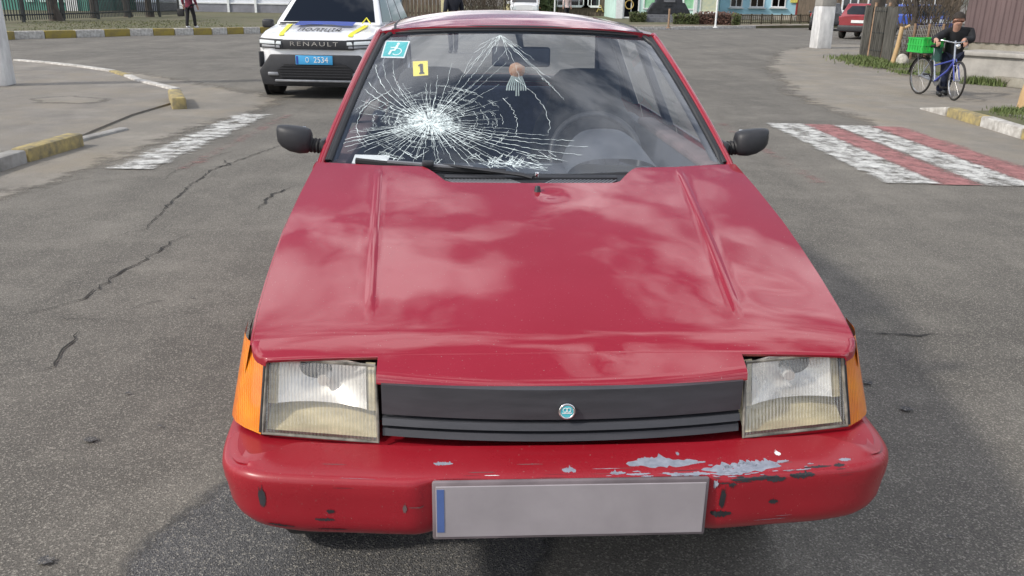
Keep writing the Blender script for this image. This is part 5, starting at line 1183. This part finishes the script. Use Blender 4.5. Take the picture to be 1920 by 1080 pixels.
def tree(label, at, r, h, seed, depth=4, lean=(0, 0), name='bare_tree', group=None, flare=1.4):
    t = thing(name, label, 'tree', at, 0, group); rd = random.Random(seed); mb = [MB(), MB()]
    pts = []; rs = []
    for i in range(9):
        z = h * .3 * i / 8; pts.append(V(lean[0] * z + .03 * math.sin(z * 2 + seed), lean[1] * z, z - (.1 if i == 0 else 0))); rs.append(r * (flare if i == 0 else 1.08 if i == 1 else 1 - .04 * i))
    tr_ = MB().tube(pts, rs, 12); tr_.build('trunk', 'bark', t, smooth=60)
    for k in range(4):
        az = rd.uniform(0, 6.283); limb(mb, pts[8 - (k % 3)], V(math.cos(az) * .5, math.sin(az) * .5, 1).normalized(), r * .6, h * .27, depth - 1, rd)
    mb[0].build('limbs', 'bark', t, smooth=60); mb[1].build('twigs', 'twig', t)
    return t
grp = 'bare trees along the railings'
a = G(106, 39, .15); tree('thick bare tree in front of the black railings', (a.x, a.y, .15), .24, 9, 3, lean=(-.10, 0))
a = G(161, 35, .15); tree('slim grey-green bare tree behind the black railings', (a.x, a.y + 1, .15), .16, 8, 5, lean=(-.06, 0))
a = G(240, 32, .15); tree('dark bare tree at the railings before the beige wall', (a.x, a.y, .15), .19, 9, 8, lean=(-.06, 0))
a = G(295, 31, .15); tree('dark bare tree where the railings reach the grey siding', (a.x, a.y - 1, .15), .19, 8.5, 9, lean=(-.02, 0))
# railings
F0 = [G(-40, 44, .15), G(45, 41.5, .15), G(118, 42.5, .15), G(185, 36, .15), G(243, 33, .15), G(300, 31.5, .15), G(336, 29.5, .15)]
rl = thing('railings', 'black metal railings with thin bars along the grass verge', 'fence', tuple(F0[1])); org = F0[1]
F0[2] = F0[1].lerp(F0[3], .5)
pk = MB(); 
for a, b in zip(F0, F0[1:]):
    a = a - org; b = b - org; n_ = int((b - a).length / .16); d = (b - a)
    for k in range(1, n_): c = a.lerp(b, k / n_); pk.box((c.x, c.y, .9), (.035, .035, 1.65))
    for z in (.30, 1.55):
        MB().tube([a + V(0, 0, z), b + V(0, 0, z)], .03, 6).build('rail', 'fence_black', rl)
for a in F0: c = a - org; MB().box((c.x, c.y, .9), (.11, .11, 1.9)).build('post', 'fence_black', rl)
o = pk.build('bars', 'fence_black', rl); o['kind'] = 'stuff'
# ================================================================== BUILDINGS
def facade(name, label, x0_, x1_, Y, z1, mat, depth=8, base=0.1, plinth=None, rz=0):
    b_ = thing(name, label, 'building', ((x0_ + x1_) / 2, Y, base), rz); w = x1_ - x0_
    MB().box((0, depth / 2, z1 / 2), (w, depth, z1)).build('wall', mat, b_)
    MB().hexa([V(-w/2 - .3, -.4, z1), V(w/2 + .3, -.4, z1), V(w/2 + .3, depth + .4, z1), V(-w/2 - .3, depth + .4, z1), V(-w/2 - .3, depth * .45, z1 + 1.6), V(w/2 + .3, depth * .45, z1 + 1.6), V(w/2 + .3, depth * .55, z1 + 1.6), V(-w/2 - .3, depth * .55, z1 + 1.6)]).build('roof', 'roof_dark', b_)
    if plinth: MB().box((0, -.04, plinth[1] / 2), (w + .02, .08, plinth[1])).build('plinth', plinth[0], b_)
    return b_
def opening(b_, cx, z0, z1, w, fill, fr='frame_white', name='window', sill=True, mull=1, dep=.06):
    o = MB().box((cx, -.012, (z0 + z1) / 2), (w, .02, z1 - z0)).build(name, fill, b_)
    t = .09
    for x, zz, sx, sz in ((cx - w/2, (z0+z1)/2, t, z1 - z0 + t), (cx + w/2, (z0+z1)/2, t, z1 - z0 + t), (cx, z1, w - t, t), (cx, z0, w - t, t)): MB().box((x, -.035, zz), (sx, .07, sz)).build('frame', fr, o)
    for k in range(mull): MB().box((cx - w/2 + w * (k + 1) / (mull + 1), -.03, (z0 + z1) / 2), (.06, .05, z1 - z0 - t)).build('frame', fr, o)
    if sill: MB().box((cx, -.10, z0 - .09), (w + .3, .2, .07)).build('sill', fr, o)
    return o
def PX(px, Y): return PY(px, 20, Y).x
# left: green kiosk wall, beige wall, white block with grey siding
Y = 62; b1 = facade('green_building', 'dark green building behind the railings', PX(-60, Y), PX(165, Y), Y, 4, 'wall_green')
for px in (132, 143): MB().box((PX(px, Y) - b1.location.x, -.08, 2), (.35, .12, 4)).build('white_post', 'frame_white', b1)
for px in (60, 85, 118): MB().box((PX(px, Y) - b1.location.x, -.06, 1.9), (.5, .1, 2.6)).build('pale_panel', 'wall_mint', b1)
Y = 70; facade('beige_building', 'plain beige wall behind the railings', PX(166, Y) , PX(255, Y), Y, 3.6, 'wall_beige')
Y = 66; b3 = facade('white_building', 'white building with a band of grey siding at its foot', PX(256, Y), PX(548, Y), Y, 4.5, 'wall_white')
w3 = PX(548, Y) - PX(256, Y); zsd = PY(420, 7, Y).z - .1
for k in range(9): MB().box((0, -.03 - .012 * (k % 2), zsd * (k + .5) / 9), (w3, .05, zsd / 9 - .02)).build('siding_board', 'siding_grey', b3)
for px in (341, 430, 481): MB().box((PX(px, Y) - b3.location.x, -.10, 1.1), (.16 if px > 400 else .34, .16, 2.3)).build('downpipe', 'frame_white', b3)
MB().box((0, -.06, zsd + .05), (w3, .12, .09)).build('ledge', 'frame_white', b3)
# centre strip behind the car roof
def fencerow(name, label, x0_, x1_, Y, h, n_, mat, z=.13):
    f_ = thing(name, label, 'fence', ((x0_ + x1_) / 2, Y, z)); w = x1_ - x0_
    for k in range(n_): MB().box((-w/2 + w * (k + .5) / n_, 0, h / 2 + random.uniform(-.04, .04)), (w / n_ * .82, .03, h)).build('board', mat, f_)
    for zz in (h * .25, h * .8): MB().box((0, .04, zz), (w, .05, .09)).build('rail', mat, f_)
    return f_
Y = 52; fencerow('board_fence', 'brown board fence beyond the police officers', PX(755, Y), PX(832, Y), Y, 2.2, 11, 'brown_wood', .0)
fencerow('board_fence', 'weathered board fence behind the white police car', PX(690, Y), PX(752, Y), Y + 3, 2.0, 9, 'grey_wood', 0)
bx_ = thing('utility_cabinet', 'blue-grey utility cabinet in front of the weathered board fence', 'cabinet', (PX(741, 44), 44, 0)); MB().box((0, 0, .75), (.6, .4, 1.4)).build('case', 'bin_blue', bx_, smooth=40, bevel=.02); MB().box((0, -.21, .75), (.5, .02, 1.2)).build('door', 'bin_blue', bx_, bevel=.005); MB().box((0, 0, 1.52), (.5, .36, .14)).build('white_cap', 'frame_white', bx_, bevel=.03)
pc = thing('gate_pillar', 'cream plastered gate pillar beside the brown board fence', 'pillar', (PX(836, 50), 50, 0)); MB().box((0, 0, 1.1), (.5, .5, 2.2)).build('shaft', 'cream', pc, bevel=.02); MB().box((0, 0, 2.26), (.62, .62, .12)).build('coping', 'concrete', pc, bevel=.02)
def twigs(name, label, at, h, w, n_, seed, mat='twig', cat_='shrub'):
    t = thing(name, label, cat_, at); rd = random.Random(seed); mb = MB()
    for k in range(n_):
        a = rd.uniform(0, 6.283); x, y = rd.uniform(-w * .35, w * .35), rd.uniform(-.3, .3); d = V(math.cos(a) * .35, math.sin(a) * .35, 1).normalized(); p = V(x, y, 0)
        L1 = h * rd.uniform(.6, 1.05); pts = [p]
        for j in range(4): d = (d + V(rd.uniform(-.3, .3), rd.uniform(-.3, .3), .05)).normalized(); p = p + d * L1 / 4; pts.append(p.copy())
        mb.tube(pts, [.02, .016, .012, .008, .004], 4, cap=False)
        for j in (2, 3):
            e = (d + V(rd.uniform(-1, 1), rd.uniform(-1, 1), .3)).normalized(); mb.tube([pts[j], pts[j] + e * h * .22, pts[j] + e * h * .4 + V(0, 0, .05)], [.010, .007, .003], 4, cap=False)
    mb.build('stems', mat, t); return t
for k, px in enumerate((872, 895, 918, 938)): twigs('bare_shrub', ('bushy bare brown shrub left of the white van', 'twiggy bare shrub left of the white van', 'sparse bare shrub left of the white van', 'bare shrub close to the cream kiosk')[k], (PX(px, 50), 50 + k, 0), 2.4, 1.4, 46, 60 + k)
ks = facade('kiosk', 'cream kiosk behind the bare shrubs', PX(944, 60), PX(970, 60), 60, 2.5, 'cream', 2, .13)
opening(ks, 0, 1.1, 1.9, .6, 'dark_glass', mull=0)
van = thing('white_van', 'white van parked beyond the crossing', 'van', (PX(983, 57), 57, 0), 0)
hull(van, [(0, .75, .4, 1.0, 1.05), (.3, .92, .35, 1.1, 1.2), (4.6, .92, .35, 1.2, 1.25), (4.8, .88, .4, 1.1, 1.15)], 'white_paint'); glasshouse(van, 'white_paint', (.5, 4.78), (1.2, 4.7), 1.1, 2.1, .9, .82)
MB().box((0, -.0, .55), (1.6, .12, .22)).build('front_bumper', 'black_plastic', van, bevel=.03)
for sg in (-1, 1):
    MB().box((sg * .68, .04, .85), (.3, .1, .2)).build('headlight', 'lamp_white', van, bevel=.02)
    for y in (1.0, 3.8): wheel(van, (sg * .82, y, .33), .33, .2, sg)
br = facade('brick_building', 'small orange brick building behind the blue road sign', PX(996, 72), PX(1024, 72), 72, 3.2, 'brick_orange', 6, .13); opening(br, .25, .9, 2.0, .5, 'dark_glass', mull=0)
Y = 74; b5 = facade('brown_building', 'low brown building left of the mint green shop', PX(1025, Y), PX(1152, Y), Y, 3.4, 'brown_wood', 8, .13)
for px, w in ((1045, 1.2), (1085, 1.5), (1108, 1.3)): opening(b5, PX(px, Y) - b5.location.x, .8, 2.0, w, 'dark_glass')
text('gold_lettering', 'АР', 'gold', b5, frame((PX(1132, Y) - b5.location.x, -.12, PY(1132, 18, Y).z - .1), (1, 0, 0), (0, 0, 1)), .75, .03, 1.25)
def cone_tree(label, at, h, w, seed):
    t = thing('conifer', label, 'tree', at); rd = random.Random(seed); mb = MB(); MB().tube([V(0, 0, 0), V(0, 0, h * .9)], [.06, .02], 6).build('trunk', 'bark', t)
    for k in range(420):
        z = rd.uniform(.08, 1) * h; rr_ = w * (1 - z / h) ** .7 * rd.uniform(.35, 1); a = rd.uniform(0, 6.283); c = V(rr_ * math.cos(a), rr_ * math.sin(a), z); s_ = rd.uniform(.06, .12)
        n_ = V(math.cos(a), math.sin(a), rd.uniform(-.2, .8)); x = n_.orthogonal().normalized() * s_; y = n_.cross(x).normalized() * s_ * 1.6; mb.add([c - x, c + y, c + x, c - y], [(0, 1, 2, 3)])
    o = mb.build('crown', 'conifer_leaf', t, fix=False); return t
cone_tree('narrow dark conifer beside the brick building', (PX(1021, 60), 60, .13), 2.6, .55, 1); cone_tree('small dark conifer right of the blue road sign', (PX(1036, 62), 62, .13), 2.2, .5, 2)
sg_ = thing('road_sign', 'blue road sign on a white post', 'sign', (PX(1040, 54), 54, .13)); MB().tube([V(0, 0, 0), V(0, 0, 2.2)], .045, 8).build('post', 'frame_white', sg_); MB().box((0, -.05, 1.62), (.55, .03, .45)).build('panel', 'sign_blue', sg_, bevel=.01)
# mint green shop
Y = 66; ms = facade('mint_shop', 'mint green and white shop with green window posters', PX(1153, Y), PX(1347, Y), Y, 4.2, 'wall_mint', 9, .13)
def lx(px, b_, Y): return PX(px, Y) - b_.location.x
opening(ms, lx(1183, ms, Y), .1, 2.3, 1.1, 'dark_glass', name='door', sill=False)
MB().box((lx(1161, ms, Y), -.09, 2.1), (.5, .16, 4.2)).build('white_pilaster', 'frame_white', ms); MB().box((lx(1334, ms, Y) - 1.25, -.09, 2.1), (.25, .16, 4.2)).build('white_pilaster', 'frame_white', ms)
opening(ms, lx(1221, ms, Y), .75, 2.7, 1.15, 'poster_green', sill=False, mull=0, name='shop_window'); opening(ms, lx(1293, ms, Y), .75, 2.7, 1.0, 'poster_green', sill=False, mull=0, name='shop_window')
opening(ms, lx(1328, ms, Y), .55, 2.3, 1.25, 'poster_pale', mull=0, name='shop_window')
MB().ring((lx(1174, ms, Y) + .2, -.12, 1.0), (0, 1, 0), .3, .04, 16, 5).build('gold_emblem', 'gold', ms)
# light blue building
Y = 70; lbd = facade('blue_building', 'light blue building with three white framed windows and a red door', PX(1349, Y), PX(1566, Y), Y, 4.6, 'wall_blue', 9, .13, ('plinth_beige', .42))
def lz(px, py): return PY(px, py, Y).z - .13
for px in (1379, 1418, 1458): opening(lbd, lx(px, lbd, Y), lz(px, 13), 2.9, 1.05 if px > 1400 else .9, 'dark_glass', mull=1)
dr = opening(lbd, lx(1511, lbd, Y), .35, 2.5, 1.55, 'door_red', 'door_red', 'door', False, 1)
for dx in (-.3, .32): MB().box((lx(1511, lbd, Y) + dx, -.065, 1.75 + dx * .2), (.3, .01, .28)).build('notice', 'paper', dr)
MB().box((lx(1486, lbd, Y), -.08, 1.55), (.55, .04, .45)).build('yellow_sign', 'sign_yellow', lbd)
MB().box((lx(1511, lbd, Y), -.35, .17), (2.0, .6, .3)).build('step', 'concrete', lbd)
# black monument on a stone base
Y = 57; mo = thing('monument', 'black stone monument with stepped shoulders on a grey base', 'monument', (PX(1254, Y), Y, .13)); u_ = 57 / F_PX
zt = lambda py: PY(1254, py, Y).z - .13
MB().box((0, .3, .16), (3.3, 1.8, .32)).build('base_step', 'stone_step', mo, bevel=.02); MB().box((0, .3, .40), (2.9, 1.5, .16)).build('base_step', 'stone_step', mo, bevel=.02)
prof = [(-1.45, .48), (-1.02, 1.18), (-.85, 1.22), (-.80, 1.62), (-.45, 1.68), (-.40, 2.6), (.40, 2.6), (.45, 1.68), (.80, 1.62), (.85, 1.22), (1.02, 1.18), (1.45, .48)]
MB().plate([V(x, 0, z) for x, z in prof], V(0, .7, 0)).build('block', 'dark_stone', mo, smooth=30, bevel=.02); MB().box((0, -.03, 1.30), (.72, .05, .13)).build('plaque', 'stone_step', mo, bevel=.005); MB().box((0, -.02, 1.02), (.5, .03, .08)).build('plaque', 'dark_stone', mo)
MB().box((0, -.03, 1.9), (.55, .05, .6)).build('relief', 'stone_step', mo, bevel=.01)
def hedge(label, x0_, x1_, Y, h, mat, seed, z=.13):
    t = thing('hedge', label, 'hedge', ((x0_ + x1_) / 2, Y, z)); rd = random.Random(seed); w = x1_ - x0_; mb = MB()
    MB().box((0, 0, h * .44), (w * .94, .5, h * .8)).build('stems', 'bark', t, bevel=.08)
    for k in range(int(520 * w)):
        c = V(rd.uniform(-w/2, w/2), rd.uniform(-.38, .38), rd.uniform(.04, 1) * h * (1 + .10 * noise.noise(V(rd.random(), k * .01, seed)))); s_ = rd.uniform(.03, .07)
        if abs(c.y) < .2 and c.z < h * .85: c.y = -.34
        n_ = V(rd.uniform(-1, 1), rd.uniform(-1, .3), rd.uniform(-.2, 1)).normalized(); x = n_.orthogonal().normalized() * s_; y = n_.cross(x).normalized() * s_; mb.add([c - x, c + y, c + x, c - y], [(0, 1, 2, 3)])
    mb.build('leaves', mat, t, fix=False)
    return t
Y = 52; hedge('clipped green hedge in front of the monument', PX(1262, Y), PX(1310, Y), Y, .62, 'hedge_leaf', 1); hedge('reddish hedge between the green hedges', PX(1308, Y), PX(1376, Y + 1), Y + .6, .74, 'hedge_leaf_red', 2); hedge('short green hedge at the end of the low railing', PX(1374, Y), PX(1390, Y), Y + .3, .66, 'hedge_leaf', 3); hedge('green hedge left of the monument', PX(1180, 56), PX(1212, 56), 56, .62, 'hedge_leaf', 4)
struct(sheet('grass_strip', jag([(p.x, p.y + 1.2) for p in fk[3:7]] + [(fk[6].x, fk[6].y + 4), (fk[3].x, fk[3].y + 6)], 1, .12, 3), .138, 'grass_ground'))
# low railing in front of the blue building
lr_ = thing('low_railing', 'low rusty railing in front of the light blue building', 'fence', (PX(1390, 54), 54, .13)); A = V(0, 0, 0); Bv = V(PX(1535, 61) - PX(1390, 54), 7, 0)
for k in range(9): c = A.lerp(Bv, k / 8); MB().box((c.x, c.y, .32), (.09, .09, .64)).build('post', 'stump_bark', lr_)
o = MB()
for k in range(40):
    if k % 5: c = A.lerp(Bv, k / 40); o.box((c.x, c.y, .30), (.035, .035, .5))
o = o.build('bars', 'stump_bark', lr_); o['kind'] = 'stuff'
for z in (.12, .55): MB().tube([A + V(0, 0, z), Bv + V(0, 0, z)], .03, 5).build('rail', 'stump_bark', lr_)
for px, py, lab, mt_, hh in ((1253, 53, 'thin brown post at the kerb before the monument', 'rust_pipe', .95), (1341, 52, 'thin white post at the kerb before the hedges', 'frame_white', 3.2)):
    a = G(px, py, .13); q = thing('post', lab, 'post', (a.x, a.y, .13)); MB().tube([V(0, 0, 0), V(0, 0, hh)], .05, 8).build('shaft', mt_, q); MB().lathe((0, 0, 0), (0, 0, 1), [(.13, 0), (.13, .03), (.06, .05)], 10).build('foot', mt_, q)
# ---- right: garden enclosure, trees and the brown shed
pts = [G(1614, 107), G(1626, 110.5), G(1651, 114), G(1668, 122)]
gf = thing('garden_fence', 'dark picket enclosure with rusty posts around the garden corner', 'fence', tuple(pts[0])); og = pts[0]
top = .0
for i, (a, b) in enumerate(zip(pts, pts[1:])):
    a = a - og; b = b - og; n_ = max(3, int((b - a).length / .09)); mb = MB()
    for k in range(n_ + 1): c = a.lerp(b, k / n_); mb.box((c.x, c.y, .72), (.05, .02, 1.34 + random.uniform(-.05, .05)))
    mb.build('pickets', 'grey_wood', gf)['kind'] = 'stuff'
    for z in (.25, .72, 1.28): MB().tube([a + V(0, 0, z), b + V(0, 0, z)], .018, 5).build('rail', 'fence_black', gf)
for a in pts[1:3]: c = a - og; MB().tube([c + V(0, -.04, -.05), c + V(.02, -.04, 1.5)], .04, 8).build('post', 'rust_pipe', gf, smooth=50)
c = pts[0] - og; MB().box((c.x, c.y, .7), (.1, .1, 1.45)).build('post', 'grey_wood', gf)
lp0 = G(1671, 125); lp1 = PY(1692, 50, lp0.y); lp = thing('leaning_post', 'pale peeled wooden post leaning at the fence corner', 'post', tuple(lp0)); MB().tube([V(0, 0, -.05), (lp1 - lp0) * .5 + V(.02, 0, 0), lp1 - lp0], [.06, .055, .05], 10).build('shaft', 'pale_wood', lp, smooth=50); MB().tube([(lp1 - lp0) * .93, (lp1 - lp0) * .98 + V(.18, 0, .05)], .03, 6).build('stub', 'pale_wood', lp)
st_ = G(1692, 128); bm2 = bmesh.new(); bmesh.ops.create_icosphere(bm2, subdivisions=3, radius=.17)
for v_ in bm2.verts: v_.co *= 1 + .22 * noise.noise(v_.co * 3.1); v_.co.z *= 1.05; v_.co.x *= .8
me = bpy.data.meshes.new('stone'); bm2.to_mesh(me); bm2.free(); me.materials.append(MATS['stone']); so = bpy.data.objects.new('stone', me); COL.objects.link(so); so.location = (st_.x, st_.y + .1, .16); tag(so, 'rounded pale stone at the foot of the leaning post', 'stone')
# garden fence of pale net beyond
Y = 24; nf = thing('net_fence', 'pale wire net fence behind the bicycle crate', 'fence', (PX(1694, Y), Y, 0)); nw = PX(1775, Y) - PX(1694, Y)
mb = MB()
for k in range(26): mb.tube([V(nw * k / 26, 0, .25), V(nw * k / 26 + .04, 0, .92)], .008, 4, cap=False)
for k in range(7): mb.tube([V(0, 0, .22 + .11 * k), V(nw, 0, .25 + .12 * k)], .006, 4, cap=False)
mb.build('net', 'concrete', nf)['kind'] = 'stuff'
for k in range(4): MB().tube([V(nw * k / 3, 0, 0), V(nw * k / 3, 0, .98)], .035, 6).build('post', 'rust_pipe', nf)
gs = struct(MB().prism(jag([(pts[0].x + .05, pts[0].y + .1), (G(1600, 112).x, G(1600, 112).y), (G(1640, 125)).to_2d()[:], (G(1690, 138)).to_2d()[:], (G(1760, 146)).to_2d()[:], (9.6, 18.2), (30, 22), (30, 34), (12, 30)], .6, .08, 9), -.02, .05).build('garden_ground', 'grass_ground'))
a = G(1671, 92); tree('thick dark tree trunk behind the garden fence', (a.x, a.y + 1.6, 0), .30, 8, 21, lean=(.0, 0)); a = G(1690, 90); tree('second dark trunk leaning right behind the garden fence', (a.x, a.y + 2.0, 0), .24, 8, 22, lean=(.22, 0))
a = G(1733, 118); tree('slender garden tree with low side branches behind the crate', (a.x, a.y + 1.2, 0), .10, 4.5, 25, lean=(.06, 0), depth=4)
for k, (px, yy) in enumerate(((1728, 25), (1752, 26), (1764, 24.5))): twigs('bare_shrub', ('bare twiggy shrub behind the green crate', 'tall bare shrub in the garden before the patrol car', 'bare shrub against the end of the brown shed')[k], (PX(px, yy), yy, .05), 2.6, 1.2, 22, 80 + k)
# brown shed on a concrete foundation
w0, w1 = G(1806, 155), G(1935, 166); dv = (w1 - w0); dv.z = 0; un = dv.normalized(); nin = V(-un.y, un.x, 0)
shed = thing('shed', 'brown corrugated metal shed on a rough concrete foundation', 'shed', tuple(w0), math.atan2(dv.y, dv.x))
x0s = -2.6; fh = .60
MB().hexa([V(-.35, 0, -.05), V(14, 0, -.05), V(14, 5, -.05), V(-.35, 5, -.05), V(-.35, .0, fh), V(14, .0, fh), V(14, 5, fh), V(-.35, 5, fh)]).build('foundation', 'concrete', shed, smooth=40, bevel=.03)
MB().box((6.8, .0, fh - .03), (14.2, .14, .09)).build('foundation_lip', 'concrete', shed, smooth=40, bevel=.02)
rr = [[], []]; n_ = 150
wy = 1.15; zb_ = fh + .14
for k in range(n_ * 4):
    x = -.75 + 14.6 * k / (n_ * 4); ph = (k % 8) / 8; d = .0 if ph < .4 else (.022 if .5 <= ph < .9 else .011); rr[0].append(V(x, wy - d, zb_)); rr[1].append(V(x, wy - d, 3.4))
MB().rows(rr).build('corrugated_wall', 'brown_sheet', shed, smooth=20)
MB().box((6.5, wy + 1.6, 2.0), (14.3, 3.0, 2.7)).build('inner_wall', 'brown_sheet', shed)
MB().box((6.5, wy + .08, fh + .06), (14.2, .1, .16)).build('sill_beam', 'concrete_dark', shed)
MB().hexa([V(-1, wy - .4, 3.35), V(14, wy - .4, 3.35), V(14, wy + 3.5, 3.9), V(-1, wy + 3.5, 3.9), V(-1, wy - .4, 3.42), V(14, wy - .4, 3.42), V(14, wy + 3.5, 3.97), V(-1, wy + 3.5, 3.97)]).build('roof', 'roof_dark', shed)
rd = random.Random(4)
def rock(at, r, mat, label, seed):
    b2 = bmesh.new(); bmesh.ops.create_icosphere(b2, subdivisions=2, radius=r)
    for v_ in b2.verts: v_.co *= 1 + .4 * noise.noise(v_.co * (1.2 / r) + V(seed, 0, 0)); v_.co.z *= .7
    me_ = bpy.data.meshes.new('rubble_piece'); b2.to_mesh(me_); b2.free(); me_.materials.append(MATS[mat]); o_ = bpy.data.objects.new('rubble_piece', me_); COL.objects.link(o_); o_.location = at; tag(o_, label, 'rubble', 'rubble on the shed foundation')
for k, xx in enumerate((1.9, 2.25, 3.6, 4.1, 4.9)):
    q = shed.matrix_basis @ V(0, 0, 0); wv = V(w0.x, w0.y, 0) + un * xx + nin * rd.uniform(.3, .8); rock((wv.x, wv.y, fh + .06), rd.uniform(.06, .12), 'stone', ('small pale rubble lump nearest the corner of the shed foundation', 'larger pale rubble lump on the shed foundation', 'rough rubble lump against the brown sheet', 'flat rubble lump on the foundation ledge', 'last rubble lump along the foundation ledge')[k], k)
# broken kerb piece and dry stump by the grass
a = G(1868, 160); b = G(1930, 168); kp = MB().box((0, 0, .09), ((b - a).length, .22, .18)).build('broken_kerb', 'concrete_dark', None, smooth=40, bevel=.03); kp.location = (*((a + b) / 2).to_2d(), 0); kp.rotation_euler.z = math.atan2((b - a).y, (b - a).x); tag(kp, 'broken concrete kerb piece lying before the shed foundation', 'kerb piece')
a = G(1914, 200, .1); sp = thing('stump', 'dry split wooden stump in the grass beside the striped kerb', 'stump', (a.x + .05, a.y, .10)); MB().tube([V(0, 0, -.03), V(.0, 0, .2), V(.02, 0, .42)], [.10, .085, .06], 10).build('trunk', 'pale_wood', sp, smooth=50); MB().tube([V(.05, .03, 0), V(.09, .02, .36)], [.05, .03], 7).build('splinter', 'pale_wood', sp)
# ---- grass blades
def blades(name, n_, fn, h, mat, seed, w=.008):
    rd = random.Random(seed); mb = MB()
    for k in range(n_):
        p = fn(rd); a = rd.uniform(0, 6.283); hh = h * rd.uniform(.4, 1.2); d = V(math.cos(a), math.sin(a), 0); s_ = V(-d.y, d.x, 0) * w * rd.uniform(.7, 1.3); le = d * hh * rd.uniform(.2, .8)
        mb.add([p - s_, p + s_, p + le * .4 + V(0, 0, hh * .65) + s_ * .7, p + le * .4 + V(0, 0, hh * .65) - s_ * .7, p + le + V(0, 0, hh)], [(0, 1, 2, 3), (3, 2, 4)])
    o_ = mb.build(name, mat, None, fix=False); o_['kind'] = 'stuff'; o_['label'] = 'tufts of spring grass'; return o_
def along(pl_, wd, z): 
    def f(rd):
        i = rd.randrange(len(pl_) - 1); p = Vector(pl_[i]).lerp(Vector(pl_[i+1]), rd.random()); return V(p.x + rd.gauss(0, wd), p.y + rd.gauss(0, wd), z)
    return f
blades('grass', 3600, along([G(1600, 112), G(1640, 122), G(1668, 130)], .30, .04), .10, 'grass_blade', 1, .012); blades('grass', 500, along([G(1690, 140), G(1760, 146)], .18, .04), .08, 'grass_blade', 2, .012)
blades('grass', 8000, lambda rd: V(rd.uniform(6.35, 9.5), rd.uniform(8.2, 11.75) , .10) if rd.random() < .6 else V(rd.uniform(6.5, 8.5), 11.6 + rd.gauss(0, .12), .10), .075, 'grass_blade', 3, .006)
blades('grass', 700, along([tuple(w0 + un * .1 - nin * .12), tuple(w0 + un * .9 - nin * .10)], .10, 0), .16, 'grass_blade', 4, .010); blades('grass', 500, along([tuple(w0 + un * 1.6 - nin * .10), tuple(w0 + un * 3.4 - nin * .10)], .10, 0), .10, 'dry_grass', 5, .012)
blades('grass', 2500, lambda rd: (lambda a, b, t: V(*(a.lerp(b, t)).to_2d(), .15))(KB[2].lerp(KB[-3], rd.random()) + V(-1.4, 2.4, 0), KB[2].lerp(KB[-3], rd.random()) + V(-6, 11, 0), rd.random()), .045, 'dry_grass', 6, .015)

Y = 58; hs = facade('house', 'grey-brown house behind the parked cars and garden trees', PX(1568, Y), PX(1800, Y), Y, 3.6, 'brown_wood', 8, 0)
for px in (1592, 1640, 1690, 1735): opening(hs, PX(px, Y) - hs.location.x, 1.0, 2.3, 1.0, 'dark_glass')
